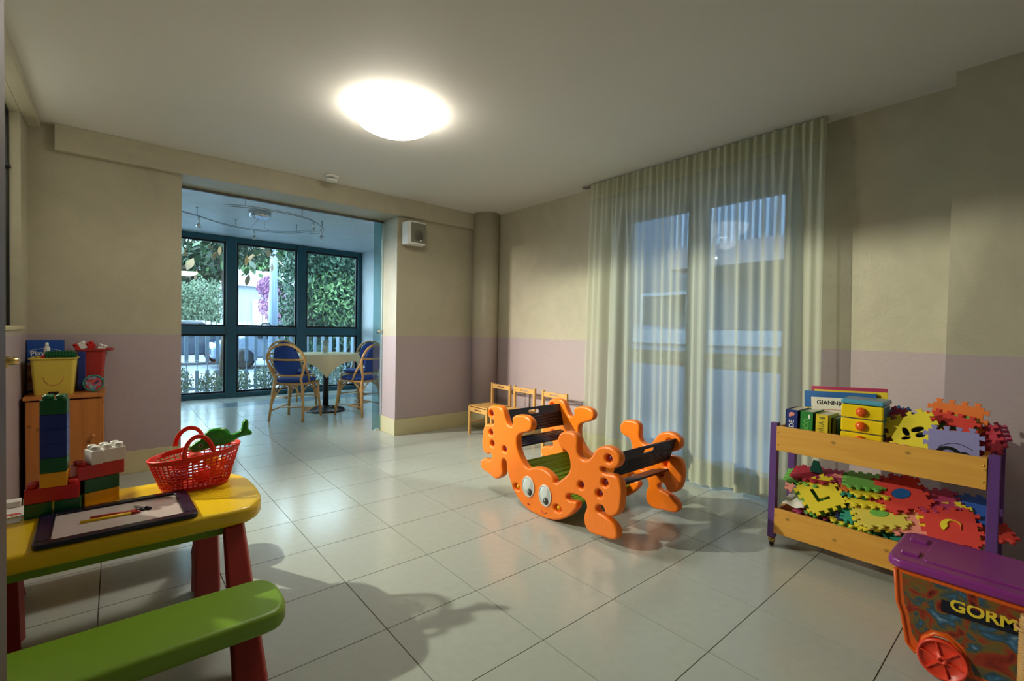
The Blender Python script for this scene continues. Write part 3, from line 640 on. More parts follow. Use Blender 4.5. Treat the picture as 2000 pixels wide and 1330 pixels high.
# ---- bricks
def brick(name, nx, ny, col, loc, rz, label, h=.048, pitch=.033, long_=None):
    t = thing(name, label, 'toy brick', loc, rz)
    e = .0006
    me = MB().box((e, e, .0008), (nx*pitch-e, ny*pitch-e, h)).mesh('brick_body')
    o = link('brick_body', me, 'block_'+col, t, .0015, world=False)
    for i in range(nx):
        for j in range(ny):
            link('stud', MB().lathe([(.0128, h-.001), (.0128, h+.0125), (.0105, h+.0148), (.0001, h+.0148)], ((i+.5)*pitch, (j+.5)*pitch, 0), 16).mesh('stud'), 'block_'+col, t, world=False)
    return t
rz = math.radians(-3); P = .033
def at(lx, ly, z, o=(-.226, 2.142), rz=rz): return (o[0]+lx*math.cos(rz)-ly*math.sin(rz), o[1]+lx*math.sin(rz)+ly*math.cos(rz), z)
brick('toy_brick', 2, 2, 'green', at(0, 0, ZT), rz, 'dark green brick at the bottom left of the tall tower')
brick('toy_brick', 2, 2, 'green', at(2*P+.004, 0, ZT), rz, 'dark green brick at the foot of the tall tower, right of the gap')
brick('toy_brick', 4, 2, 'red', at(0, 0, ZT+.048), rz, 'long red brick carrying the tall blue and green tower')
brick('toy_brick', 2, 2, 'yellow', at(P+.004, -.004, ZT+.096), rz, 'yellow brick under the green and blue of the tall tower')
for k, (c, l) in enumerate((('green', 'dark green brick between the yellow and blue of the tall tower'), ('blue', 'lowest of three blue bricks in the tall tower'), ('blue', 'middle of three blue bricks in the tall tower'),
                            ('blue', 'uppermost of three blue bricks in the tall tower'), ('green', 'green brick on the very top of the tall tower'))):
    brick('toy_brick', 2, 2, c, at(P+.004, -.004, ZT+.144+.048*k), rz, l)
r2 = math.radians(20); o2 = (-.082, 2.166)
a2 = lambda lx, ly, z: at(lx, ly, z, o2, r2)
brick('toy_brick', 3, 2, 'yellow', a2(0, 0, ZT), r2, 'yellow brick at the bottom of the short stack left of the basket')
brick('toy_brick', 3, 2, 'green', a2(0, 0, ZT+.048), r2, 'green brick in the middle of the short stack left of the basket')
brick('toy_brick', 4, 2, 'red', a2(-.018, 0, ZT+.096), r2, 'red brick below the white bricks of the short stack')
brick('toy_brick', 1, 2, 'white', a2(.018, -.006, ZT+.144), r2, 'narrow white brick at the left on the short stack')
brick('toy_brick', 2, 2, 'white', a2(.053, .0, ZT+.144), r2, 'wide white brick at the right on the short stack')
# ---- drawing board with pens
t = thing('drawing_board', 'dark blue framed magnetic drawing board lying on the yellow table', 'drawing board', (.01, 1.99, ZT), 0)
Mx = Matrix.Translation((.012, 1.985, ZT+.008)) @ Matrix.Rotation(math.radians(1.5), 4, 'Z')
def rrect(a, b, r, n=5, cx_=0, cy_=0):
    o = []
    for (sx, sy, a0) in ((1, 1, 0), (-1, 1, PI/2), (-1, -1, PI), (1, -1, 1.5*PI)):
        o += [(cx_+sx*(a-r)+r*math.cos(a0+PI/2*k/n), cy_+sy*(b-r)+r*math.sin(a0+PI/2*k/n)) for k in range(n+1)]
    return o
link('board_frame', xmesh(plate('board_frame', [rrect(.196, .152, .02), rrect(.157, .117, .008)], .008, .005, 3), Mx), 'navy_frame', t)
obj('screen', MB().box((-.160, -.12, -.007), (.160, .12, .0015)).xf(Mx), 'drawing_film', t)
for sx in (-1, 1):
    obj('picture_strip', MB().box((sx*.176-.014, -.118, .0081), (sx*.176+.014, .118, .0090)).xf(Mx), 'purple_panel', t)
def pen(label, a, b, col, tip, z=ZT+.013, r=.0052):
    a = Vector((*a, z)); b = Vector((*b, z)); d = (b-a).normalized()
    t = thing('felt_pen', label, 'pen', a)
    obj('barrel', MB().tube([a, b-d*.022], r, 10), col, t); obj('cap', MB().tube([b-d*.0222, b-d*.001, b], [r*1.12, r*1.12, r*.8], 10), tip, t)
pen('yellow felt pen with red cap lying on the drawing board', (-.085, 1.975), (.062, 1.975), 'yellow_plastic', 'red_plastic')
pen('red felt pen lying just behind the yellow one', (-.062, 2.000), (.075, 1.992), 'red_plastic', 'navy_frame')
pen('white felt pen pointing at the basket on the drawing board', (.052, 2.048), (.09, 1.985), 'white_plastic', 'navy_frame')
# ---- loose papers at the left end
tag(obj('drawing_sheet', MB().box((-.36, 2.13, ZT+.0006), (-.232, 2.33, ZT+.0016)), 'paper'), 'white drawing sheet with red and yellow scribbles behind the tall tower', 'paper')
s_ = [o for o in bpy.data.objects if o.name == 'drawing_sheet'][0]
g = MB()
for k in range(9):
    x0 = -.30+.011*k; g.tube([(x0, 2.17+.012*(k % 3), ZT+.0022), (x0+.012, 2.19+.01*(k % 2), ZT+.0022), (x0+.004, 2.215, ZT+.0022)], .0006, 4)
link('pen_line', g.mesh('pen_line'), 'navy_frame', s_)
link('crayon_patch', MB().prism(ell(-.262, 2.225, .024, .010, 14), ZT+.0017, ZT+.0022).mesh('crayon_patch'), 'foam_red', s_)
link('crayon_patch', MB().prism(ell(-.262, 2.19, .028, .006, 14), ZT+.0017, ZT+.0022).mesh('crayon_patch'), 'foam_yellow', s_)
tag(obj('paper_stack', MB().box((-.38, 2.30, ZT+.0022), (-.25, 2.345, ZT+.022), (0, 0, .06)), 'paper', bevel=.002), 'stack of white cards at the back edge of the yellow table', 'paper')
tag(obj('paper_block', MB().box((-.245, 2.315, ZT+.001), (-.19, 2.34, ZT+.024), (0, 0, -.04)), 'book_pages', bevel=.002), 'small cream card block between the card stack and the tall tower', 'paper')
# ---- red basket with toy food and the wooden fish
BC = (.243, 2.215)
t = thing('basket', 'red plastic lattice shopping basket with two handles on the yellow table', 'basket', (BC[0], BC[1], ZT))
def bpt(a, f):   # a angle, f height fraction
    s = .112+.040*f; u = .072+.030*f
    tilt = .012*math.cos(a)*f
    return Vector((BC[0]+s*math.cos(a), BC[1]+u*math.sin(a), ZT+.006+.132*f+tilt*1.5))
m = MB(); NA = 44
for k in range(NA): a = 2*PI*k/NA; m.tube([bpt(a, f) for f in (.05, .5, .92)], .0028, 5)
for k in range(10): f = .06+.092*k; m.tube([bpt(2*PI*i/48, f) for i in range(48)], .0027, 5, closed=True)
obj('lattice_wall', m, 'basket_red', t)
m = MB()
for f in (.93, .965, 1.0): m.tube([bpt(2*PI*i/48, f) for i in range(48)], .0042, 6, closed=True)
obj('rim', m, 'basket_red', t)
obj('basket_floor', MB().prism([tuple(bpt(2*PI*i/40, 0)[:2]) for i in range(40)], ZT+.001, ZT+.011), 'basket_red', t)
for sy, ln in ((-1, .012), (1, 0)):
    pts = []
    for k in range(17):
        a = PI*k/16; pts.append(Vector((.238-.012*0+.048*math.cos(a)-.006*sy, BC[1]+sy*(.098-.030*math.sin(a)), ZT+.140+.075*math.sin(a)+(-.006 if sy < 0 else .006))))
    mm = MB()
    vs = []
    for p in pts: 
        c = Vector((.238, p.y, ZT+.145)); d = (p-c).normalized() if (p-c).length > 1e-3 else Vector((0, 0, 1))
        vs += [p-d*.008+Vector((0, -.003, 0)), p+d*.008+Vector((0, -.003, 0)), p+d*.008+Vector((0, .003, 0)), p-d*.008+Vector((0, .003, 0))]
    mm.add(vs, [(4*i+j, 4*i+(j+1) % 4, 4*i+4+(j+1) % 4, 4*i+4+j) for i in range(16) for j in range(4)]+[(0, 1, 2, 3), (67, 66, 65, 64)], True)
    obj('handle', mm, 'basket_red', t)
FISH = [(0.213,0.62),(0.229,0.639),(0.249,0.653),(0.265,0.671),(0.28,0.686),(0.306,0.69),(0.328,0.687),(0.341,0.677),(0.355,0.664),(0.374,0.663),(0.391,0.674),(0.397,0.702),(0.411,0.715),(0.418,0.703),(0.419,0.675),(0.431,0.662),(0.428,0.65),(0.411,0.649),(0.388,0.645),(0.361,0.630),(0.334,0.622),(0.294,0.617),(0.27,0.612),(0.25,0.607),(.228,.606)]
t = thing('toy_fish', 'green painted wooden toy fish lying across the red basket', 'toy fish', (.32, 2.17, .62))
me = plate('fish_body', [FISH], .014, .010, 4, poly=False); link('fish_body', xmesh(me, XZ(2.165)), 'fish_green', t)
obj('mouth_patch', MB().ball((.221, 2.165, .617), (.014, .0145, .010), 12, 8), 'fish_belly', t)
obj('eye', MB().lathe([(.0068, 0), (.0068, .003), (.0001, .0035)], (0, 0, 0), 16).xf(frame((1, 0, 0), (0, 0, 1), (.252, 2.1515, .632))), 'fish_belly', t)
obj('pupil', MB().lathe([(.0036, 0), (.0036, .0045), (.0001, .005)], (0, 0, 0), 14).xf(frame((1, 0, 0), (0, 0, 1), (.252, 2.1512, .632))), 'black', t)
obj('fin', MB().ball((.315, 2.165, .664), (.038, .016, .028), 14, 8), 'fish_green', t)
tag(obj('toy_grapes', (lambda m: [m.ball((BC[0]-.055+random.uniform(-.028, .03), BC[1]-.012+random.uniform(-.025, .025), ZT+.028+random.uniform(0, .035)), .012, 10, 6) for k in range(26)] and m)(MB()), 'purple_cap'), 'bunch of dark purple toy grapes in the left of the basket', 'toy grapes')
for (x, y, z, r, c, nm, lb) in ((.20, 2.245, .545, .028, 'red_plastic', 'toy_tomato', 'red toy tomato resting on the grapes in the basket'), (.262, 2.19, .505, .030, 'block_red', 'toy_apple', 'glossy red toy apple in the middle of the basket'),
                            (.318, 2.235, .50, .030, 'orange_plastic', 'toy_orange', 'orange toy fruit at the right inside the basket'), (.298, 2.23, .553, .026, 'yellow_plastic', 'toy_lemon', 'yellow toy lemon on top at the right inside the basket'),
                            (.335, 2.19, .548, .020, 'orange_plastic', 'toy_carrot', 'orange toy carrot tip under the fish in the basket'), (.245, 2.25, .565, .026, 'foam_red', 'toy_pepper', 'red toy pepper below the far handle of the basket')):
    g = MB().lathe([(.001, -r*.82), (r*.5, -r*.86), (r*.9, -r*.45), (r, 0), (r*.9, r*.5), (r*.5, r*.85), (.12*r, r*.75), (.001, r*.7)], (x, y, z), 16)
    tt = thing(nm, lb, 'toy food', (x, y, z-r)); obj('fruit', g, c, tt); obj('stalk', MB().tube([(x, y, z+r*.7), (x+.003, y, z+r*.98)], .0022, 6), 'block_green', tt)

# ================================================================= PINE CABINET IN THE LEFT CORNER
t = thing('pine_cabinet', 'small pine cabinet standing in the far left corner', 'cabinet', (-.25, 4.18, 0))
x0, x1, y0, y1 = -.415, -.060, 3.99, 4.38
obj('top_board', MB().box((x0-.008, y0-.012, .626), (x1+.006, y1, .648)), 'pine', t, .004)
obj('side_panel', MB().box((x0, y0+.018, 0), (x0+.018, y1, .626)), 'pine', t, .002)
obj('side_panel', MB().box((x1-.018, y0+.018, 0), (x1, y1, .626)), 'pine', t, .002)
obj('back_panel', MB().box((x0+.018, y1-.01, .04), (x1-.018, y1, .626)), 'pine', t)
obj('bottom_board', MB().box((x0+.018, y0+.02, .04), (x1-.018, y1-.01, .058)), 'pine', t)
obj('plinth', MB().box((x0+.018, y0+.03, 0), (x1-.018, y0+.045, .04)), 'pine', t)
dr = obj('door', MB().box((x0+.003, y0, .045), (x1-.012, y0+.0175, .618)), 'pine', t, .003)
link('knob', MB().lathe([(.008, 0), (.006, .01), (.013, .02), (.010, .028), (.0005, .03)], (0, 0, 0), 14).xf(frame((1, 0, 0), (0, 0, 1), (x1-.05, y0, .38))).mesh('knob'), 'pine', dr)
ZC = .648
t = thing('yellow_bin', 'pale yellow plastic tub of bricks on the pine cabinet', 'tub', (-.30, 4.15, ZC))
def tubwalls(cx_, cy_, a0, b0, a1, b1, z0, h, th=.004, n=5):
    lo = rrect(a0, b0, .015, n, cx_, cy_); hi = rrect(a1, b1, .02, n, cx_, cy_); li = rrect(a0-th, b0-th, .012, n, cx_, cy_); hi2 = rrect(a1-th, b1-th, .017, n, cx_, cy_)
    k = len(lo); vs = [(x, y, z0) for x, y in lo]+[(x, y, z0+h) for x, y in hi]+[(x, y, z0+h) for x, y in hi2]+[(x, y, z0+th) for x, y in li]
    fs = [(r*k+i, r*k+(i+1) % k, (r+1)*k+(i+1) % k, (r+1)*k+i) for r in range(3) for i in range(k)]+[tuple(reversed(range(k))), tuple(range(3*k, 4*k))]
    return MB().add(vs, fs)
obj('body', tubwalls(-.294, 4.15, .088, .10, .104, .118, ZC+.001, .226), 'tub_yellow', t)
obj('rim', MB().tube([(x, y, ZC+.226) for x, y in rrect(.107, .121, .02, 5, -.294, 4.15)], .0055, 8, closed=True), 'tub_yellow', t)
obj('groove', MB().tube([(-.294+.045*math.cos(a), 4.0478-.10*0-.0065*(1+math.sin(a)*.6), ZC+.115+(.055*math.sin(a))) for a in [PI+PI*k/16 for k in range(17)]], .0022, 6), 'pine', t)
obj('foot_notch', MB().box((-.318, 4.044, ZC+.001), (-.272, 4.056, ZC+.020)), 'black', t)
tag(obj('brick_plate', (lambda m: [m.box((-.335+.0, 4.075+.0, ZC+.215), (-.195, 4.16, ZC+.262))]+[m.lathe([(.006, 0), (.006, .007), (.0001, .007)], (-.327+.0145*i, 4.082+.0145*j, ZC+.262), 8) for i in range(9) for j in range(6)]+[m.lathe([(.006, 0), (.006, .006), (.0001, .006)], (0, 0, 0), 8).xf(Matrix()) if 0 else m.ball((-.327+.0145*i, 4.074, ZC+.222+.0135*j), (.005, .006, .005), 8, 5) for i in range(9) for j in range(3)] and m)(MB()), 'block_green'), 'studded green base plate sticking out of the yellow tub', 'toy brick')
tag(obj('toy_roof', MB().add([(-.385, 4.07, ZC+.20), (-.335, 4.07, ZC+.20), (-.335, 4.07, ZC+.255), (-.385, 4.14, ZC+.20), (-.335, 4.14, ZC+.20), (-.335, 4.14, ZC+.255)], [(0, 1, 2), (3, 5, 4), (0, 3, 4, 1), (1, 4, 5, 2), (2, 5, 3, 0)]), 'block_red'), 'red wedge brick at the left in the yellow tub', 'toy brick')
b_ = thing('glue_bottle', 'small white capped bottle standing up out of the yellow tub', 'bottle', (-.335, 4.17, ZC+.2))
obj('body', MB().lathe([(.016, 0), (.016, .098), (.014, .104), (.008, .108)], (-.335, 4.19, ZC+.19), 16), 'white_plastic', b_)
obj('cap', MB().lathe([(.009, .107), (.0085, .128), (.004, .132), (.0005, .132)], (-.335, 4.19, ZC+.19), 14), 'white', b_)
t = thing('toy_box', 'blue cardboard toy box with white lettering behind the yellow tub', 'box', (-.355, 4.33, ZC))
obj('carton', MB().box((-.436, 4.29, ZC+.0005), (-.262, 4.372, ZC+.335), (0, 0, 0)), 'box_blue', t, .002)
obj('picture', MB().box((-.434, 4.288, ZC+.01), (-.30, 4.2905, ZC+.19)), 'box_art', t)
link('lettering', xmesh(text_mesh('Plays', .042, .0004, 'LEFT'), NY(-.420, 4.2892, ZC+.245) @ Matrix.Rotation(.10, 4, 'Z')), 'white', t)
obj('white_arc', MB().tube([(-.434+.165*k/8, 4.289, ZC+.262+.018*math.sin(PI*k/8)) for k in range(9)], .0012, 5), 'white', t)
tag(obj('blue_box', MB().box((-.190, 4.19, ZC+.0005), (-.155, 4.30, ZC+.26)), 'book_navy', bevel=.002), 'dark blue box standing between the yellow tub and the red lidded tub', 'box')
t = thing('brick_tub', 'clear red rimmed tub of bricks at the right on the cabinet', 'tub', (-.11, 4.32, ZC))
obj('body', tubwalls(-.118, 4.31, .050, .045, .066, .056, ZC+.001, .262), 'tub_red_clear' if 'tub_red_clear' in M else 'tub_red', t)
obj('rim', MB().tube([(x, y, ZC+.268+max(0, x+.10)*.06) for x, y in rrect(.092, .062, .02, 5, -.108, 4.31)], .008, 8, closed=True), 'tub_red', t)
for k, (x, z, c, r_) in enumerate(((-.175, .29, 'white', .55), (-.10, .288, 'white', -.35), (-.20, .282, 'red', .4), (-.135, .290, 'red', .5))):
    brick('toy_brick', 2, 2, c, (x, 4.285, ZC+z-.022), (0, -r_, .1), ('left white brick tipped on the heap in the red tub', 'right white brick tipped on the heap in the red tub', 'left red brick tipped on the heap in the red tub', 'right red brick between the white ones in the red tub')[k], h=.034, pitch=.021)
t = thing('toy_puck', 'small round toy with fish pictures leaning against the red rimmed tub', 'toy', (-.11, 4.12, ZC))
obj('drum', MB().lathe([(.042, -.022), (.050, -.015), (.052, 0), (.050, .015), (.042, .022)], (0, 0, 0), 28).xf(Matrix.Translation((-.110, 4.13, ZC+.0565)) @ Euler((PI/2+.12, 0, .1)).to_matrix().to_4x4()), 'toy_print', t)
obj('rim_band', MB().tube([((-.110+.051*math.cos(a)), 4.105, ZC+.0575+.051*math.sin(a)) for a in [2*PI*k/28 for k in range(28)]], .004, 6, closed=True), 'foam_teal', t)

# ================================================================= SHELF TROLLEY ON THE RIGHT
SX0, SX1 = 2.60, 2.90
t = thing('shelf_trolley', 'low pine two-tier trolley with purple posts and casters', 'shelf', (2.75, .55, 0))
for y in (.930, .132):
    for x in (SX0+.004, SX1-.034):
        obj('post', MB().box((x, y, .048), (x+.034, y+.034, .648)), 'purple_paint', t, .002)
        c_ = obj('caster', MB().lathe([(.010, .048), (.016, .044), (.017, .03), (.010, .016)], (x+.017, y+.017, 0), 14), 'brass', t)
        link('wheel', MB().lathe([(.011, -.008), (.0135, -.005), (.0135, .005), (.011, .008)], (0, 0, 0), 16).xf(frame((1, 0, 0), (0, 0, 1), (x+.017, y+.017, .0138))).mesh('wheel'), 'rubber_black', c_)
for z0, z1, zb in ((.508, .634, .586), (.076, .206, .15)):
    obj('front_rail', MB().box((SX0, .168, z0), (SX0+.018, .932, z1)), 'pine_light', t, .002)
    obj('back_rail', MB().box((SX1-.018, .168, z0), (SX1, .932, z1-(.05 if zb < .2 else .06))), 'pine_light', t, .002)
    for y in (.914, .168): obj('side_rail', MB().box((SX0+.018, y, z0), (SX1-.018, y+.018, z1)), 'pine_light', t, .002)
    obj('shelf_board', MB().box((SX0+.018, .186, zb-.01), (SX1-.018, .914, zb)), 'pine_light', t)
    for y in (.917, .171):
        for z in (z0+.03, z1-.03): obj('screw', MB().lathe([(.004, 0), (.004, .0012), (.0001, .0015)], (0, 0, 0), 10).xf(NX(SX0, y+.006, z)), 'brass', t)
ZS = .587
def book(label, y0, y1, x0, x1, z0, z1, col, txt=None, tcol='white', rot=0, piv=None, size=.032):
    t = thing('book', label, 'book', ((x0+x1)/2, (y0+y1)/2, z0))
    R = Matrix.Translation(Vector((x0, (y0+y1)/2, z0))) @ Matrix.Rotation(rot, 4, 'X') @ Matrix.Translation(-Vector((x0, (y0+y1)/2, z0)))
    obj('cover', MB().box((x0, y0, z0), (x1, y0+.003, z1)).box((x0, y1-.003, z0), (x1, y1, z1)).box((x0, y0, z0), (x0+.004, y1, z1)).xf(R), col, t)
    obj('pages', MB().box((x0+.004, y0+.003, z0+.003), (x1-.004, y1-.003, z1-.004)).xf(R), 'book_pages', t)
    if txt: link('lettering', xmesh(text_mesh(txt, size, .0005), R @ NX(x0-.0004, (y0+y1)/2, (z0+z1)/2-.004) @ Matrix.Rotation(PI/2, 4, 'Z')), tcol, t)
    return t
b1 = book('thick blue book at the left end of the top shelf', .847, .905, 2.64, 2.80, ZS, .722, 'book_navy', 'DE')
link('emblem', MB().ball((2.6395, .876, .70), (.0012, .014, .010), 12, 6).ball((2.6395, .884, .690), (.0012, .006, .006), 10, 5).mesh('emblem'), 'foam_pink', b1)
b2 = book('thick green book between the blue and yellow ones', .779, .840, 2.64, 2.80, ZS, .722, 'book_green', 'NCO', 'foam_green')
link('emblem', MB().ball((2.6395, .797, .697), (.0012, .005, .012), 12, 6).mesh('emblem'), 'white', b2)
b3 = book('thick yellow book standing left of the drawer unit', .714, .772, 2.64, 2.80, ZS, .716, 'book_yellow', 'ORIA', 'book_olive')
link('emblem', MB().ball((2.6395, .742, .70), (.0012, .013, .006), 12, 6).mesh('emblem'), 'book_olive', b3)
book('thin olive book in the gap before the yellow drawers', .690, .712, 2.68, 2.80, ZS, .70, 'book_olive')
# wide picture books leaning behind
def leaning(label, y0, y1, x, zt, col, lean=.12, th=.008, tilt=0.):
    t = thing('picture_book', label, 'book', (x, (y0+y1)/2, ZS))
    R = Matrix.Translation((x, (y0+y1)/2, ZS)) @ Matrix.Rotation(tilt, 4, 'X') @ Matrix.Rotation(lean, 4, 'Y')
    obj('cover', MB().box((0, -(y1-y0)/2, 0), (th, (y1-y0)/2, zt-ZS)).xf(R), col, t, .002)
    return t, R
bk, R = leaning('cream picture book with dark lettering behind the row of spines', .59, .835, 2.812, .786, 'book_cream', .04, .008, -.06)
link('lettering', xmesh(text_mesh('GIANNI', .030, .0004), R @ NX(-.0006, .045, .172)), 'navy_frame', bk)
link('lettering', xmesh(text_mesh('RODARI', .030, .0004), R @ NX(-.0006, -.055, .168)), 'navy_frame', bk)
link('red_arc', MB().tube([(-.0008, .09*math.cos(a)+.02, .108+.030*math.sin(a)) for a in [PI*k/14 for k in range(15)]], .0012, 5).xf(R).mesh('red_arc'), 'foam_red', bk)
bk, R = leaning('blue picture book with yellow corner standing behind the cream one', .56, .875, 2.832, .815, 'book_blue', .04, .010, -.05)
link('corner_band', MB().box((-.0008, .125, .06), (.0, .156, .14)).xf(R).mesh('corner_band'), 'yellow_plastic', bk)
bk, R = leaning('yellow picture book with magenta border, tallest at the back of the top shelf', .52, .845, 2.853, .842, 'book_yellow', .03, .008, -.05)
link('border', MB().box((-.001, -.162, .238), (.0, .163, .255)).box((-.001, .15, .0), (0, .163, .238)).xf(R).mesh('border'), 'book_magenta', bk)
# drawer unit
t = thing('drawer_unit', 'small yellow three-drawer plastic unit with blue lid and orange knobs', 'drawers', (2.71, .585, ZS))
obj('carcass', MB().box((2.655, .507, ZS+.001), (2.79, .663, .785)), 'drawer_blue', t, .008)
obj('lid', MB().box((2.638, .502, .785), (2.795, .668, .808)), 'drawer_blue', t, .008)
for k in range(3):
    z = ZS+.003+.0655*k
    dr = obj('drawer', MB().box((2.638, .504, z), (2.656, .666, z+.061)), 'drawer_yellow', t, .006)
    link('knob', MB().lathe([(.010, -.004), (.020, 0), (.0215, .008), (.018, .017), (.010, .022), (.0005, .0235)], (0, 0, 0), 22).xf(NX(2.638, .585, z+.031)).mesh('knob'), 'knob_orange', dr)
# ---- jigsaw foam mats
def jig(a, n=4, d=.0165):
    def side(p0, dirv, nrm):
        o = [p0]; st = a/n
        for k in range(n):
            c = (k+.5)*st
            if k % 1 == 0:
                for off, h in ((-.17, 0), (-.29, d), (.29, d), (.17, 0)): o.append((p0[0]+dirv[0]*(c+off*st)+nrm[0]*h, p0[1]+dirv[1]*(c+off*st)+nrm[1]*h))
        return o
    h = a/2
    return side((-h, -h), (1, 0), (0, -1))+side((h, -h), (0, 1), (1, 0))+side((h, h), (-1, 0), (0, 1))+side((-h, h), (0, -1), (-1, 0))
SH = {'L': [[(-.03, -.035), (.032, -.035), (.032, -.020), (-.014, -.020), (-.014, .038), (-.03, .038)]],
      'O': [ell(0, 0, .036, .028, 20)], 'moon': [[(.034*math.cos(a), .034*math.sin(a)) for a in [-.5+4.4*k/14 for k in range(15)]]+[(.012+.022*math.cos(a), .008+.020*math.sin(a)) for a in [3.6-3.6*k/10 for k in range(11)]]],
      'fly': [ell(-.022, .014, .011, .022, 12), ell(-.032, -.012, .018, .008, 12), ell(.020, .012, .024, .012, 12), ell(.020, -.014, .018, .012, 12)], 'half': [[(.035*math.cos(a), .035*math.sin(a)) for a in [PI*k/12 for k in range(13)]]]}
def foam(label, col, c, tilt, spin, a=.15, yaw=0, sym=None, inlay=None, raise_=.002, group=None):
    # tilt: 0 flat, 90 upright facing the room (-X); spin: turn in its own plane; yaw: turn about Z
    R = Matrix.Translation(c) @ Matrix.Rotation(math.radians(yaw), 4, 'Z') @ frame((0, -1, 0), (math.cos(math.radians(tilt)), 0, math.sin(math.radians(tilt))), (0, 0, 0)) @ Matrix.Rotation(math.radians(spin), 4, 'Z')
    loops = [jig(a)]
    if sym: loops += SH[sym]
    me = plate('foam_mat', loops, .006, .0008, 0)
    if sym and inlay:
        t = thing('foam_mat', label, 'foam mat', c)
        link('mat', xmesh(me, R), 'foam_'+col, t)
        mi = plate('inlay', [[(x*.97, y*.97) for x, y in lp] for lp in SH[sym]], .006, .0005, 0)
        link('inlay', xmesh(mi, R @ Matrix.Translation((0, 0, raise_))), inlay if inlay in M else 'foam_'+inlay, t)
    else:
        t = link('foam_mat', me, 'foam_'+col); t.matrix_world = R; tag(t, label, 'foam mat')
    if group: t['group'] = group
    return t
GL, GT = 'foam mats heaped on the lower shelf', 'foam mats piled on the top shelf'
Lw = [  # lower shelf: packed layers first
 ('red', (2.71, .80, .110), 0, 4, .17, 'flat red mat at the bottom left of the lower shelf'), ('navy', (2.72, .62, .110), 0, -3, .17, 'flat dark navy mat, bottom layer at mid shelf'), ('blue', (2.715, .44, .110), 0, 2, .17, 'flat blue mat, bottom layer right of the middle'),
 ('navy', (2.73, .28, .110), 0, 2, .17, 'flat dark navy mat at the bottom right of the lower shelf'),
 ('crimson', (2.73, .79, .124), 0, -6, .16, 'crimson mat just above the flat red one at the left'), ('sky', (2.70, .60, .124), 0, 5, .17, 'sky blue mat whose edge shows above the rail at mid shelf'), ('green', (2.70, .44, .124), 0, -4, .16, 'green mat in the second layer right of the middle'), ('teal', (2.74, .27, .124), 0, 6, .16, 'teal mat in the second layer at the right'),
 ('navy', (2.75, .77, .138), 0, 3, .16, 'dark navy mat in the third layer at the left'), ('sky', (2.70, .55, .138), 0, -3, .165, 'second sky blue mat of the stack at mid shelf'), ('red', (2.74, .31, .138), 0, -7, .16, 'red mat in the third layer at the right'),
 ('green', (2.72, .60, .152), 0, 4, .165, 'light green mat over the sky blue pair at mid shelf'), ('magenta', (2.75, .79, .152), 0, 8, .16, 'magenta mat in the fourth layer at the left'), ('orange', (2.77, .36, .152), 0, -9, .16, 'orange mat buried right of the middle'),
 ('yellow', (2.71, .62, .166), 2, -4, .165, 'yellow mat whose tabs show above the green edge'), ('crimson', (2.78, .78, .166), 0, 12, .16, 'crimson mat in the fifth layer at the left'), ('navy', (2.78, .45, .166), 0, 3, .16, 'dark navy mat behind the pink one'),
 ('salmon', (2.80, .60, .182), 4, 20, .15, 'salmon mat showing between the yellow ones'), ('red', (2.80, .33, .182), 4, -12, .16, 'red mat below the blue one at the right')]
for c_, p, tl, sp, a, lb in Lw:
    a = min(a, .148); p = (min(max(p[0], 2.725), 2.785), p[1], p[2]+.046); foam(lb, c_, p, tl, sp, a, group=GL)
foam('large yellow mat with L-shaped cut-out, at the left', 'yellow', (2.695, .755, .306), 48, 36, .155, 8, 'L', group=GL)
foam('green mat just under the yellow one with the L cut-out', 'green', (2.72, .765, .276), 44, 30, .15, 8, group=GL)
foam('pale yellow mat with green oval inlay in the middle of the lower shelf', 'yellow_pale', (2.69, .515, .285), 22, 28, .165, 0, 'O', 'green', group=GL)
foam('plain yellow mat right under the pale one with the oval', 'yellow', (2.695, .525, .268), 22, 24, .165, group=GL)
foam('red mat with blue oval inlay, highest in the heap', 'red', (2.785, .455, .372), 40, 32, .16, 0, 'O', 'book_blue', group=GL)
foam('red mat under the one with the blue oval', 'crimson', (2.80, .50, .365), 36, 40, .16, group=GL)
foam('bright red mat with yellow crescent inlay, at the right', 'red', (2.70, .275, .300), 38, 14, .165, 0, 'moon', 'yellow', .006, group=GL)
foam('yellow mat mostly hidden behind the one with the crescent', 'yellow', (2.735, .29, .310), 36, 22, .165, group=GL)
foam('royal blue mat at the back right of the lower shelf', 'blue', (2.825, .255, .362), 24, 8, .16, group=GL)
foam('magenta mat between the blue and the red oval one', 'magenta', (2.82, .34, .368), 22, 20, .14, group=GL)
foam('pink mat left of the crescent mat', 'pink', (2.705, .405, .285), 30, 16, .15, group=GL)
foam('teal mat with half-round cut leaning on the front rail', 'teal', (2.705, .455, .238), 34, -6, .14, 0, 'half', group=GL)
foam('small teal piece wedged behind the front rail at mid shelf', 'teal', (2.69, .605, .250), 34, 6, .085, group=GL)
foam('green mat with rounded top at the back of the lower shelf', 'green', (2.82, .605, .388), 14, 10, .14, group=GL)
foam('yellow mat under the green one at the back', 'yellow', (2.80, .575, .362), 14, 18, .14, group=GL)
foam('yellow mat lying in the middle behind the pale yellow one', 'yellow', (2.765, .575, .325), 16, 14, .14, group=GL)
foam('orange piece behind the L mat', 'orange', (2.79, .655, .362), 22, 30, .08, group=GL)
foam('pink piece beside the orange one behind the L mat', 'pink', (2.80, .695, .368), 26, -20, .07, group=GL)
foam('teal mat under the orange piece', 'teal', (2.785, .635, .342), 12, 10, .11, group=GL)
foam('crimson mat on top of the back left pile', 'crimson', (2.80, .82, .372), 10, 6, .155, group=GL)
foam('magenta mat at the right of the back left pile', 'magenta', (2.83, .745, .378), 10, 12, .12, group=GL)
foam('light green mat under the crimson one at the back left', 'green', (2.785, .85, .352), 12, 8, .15, group=GL)
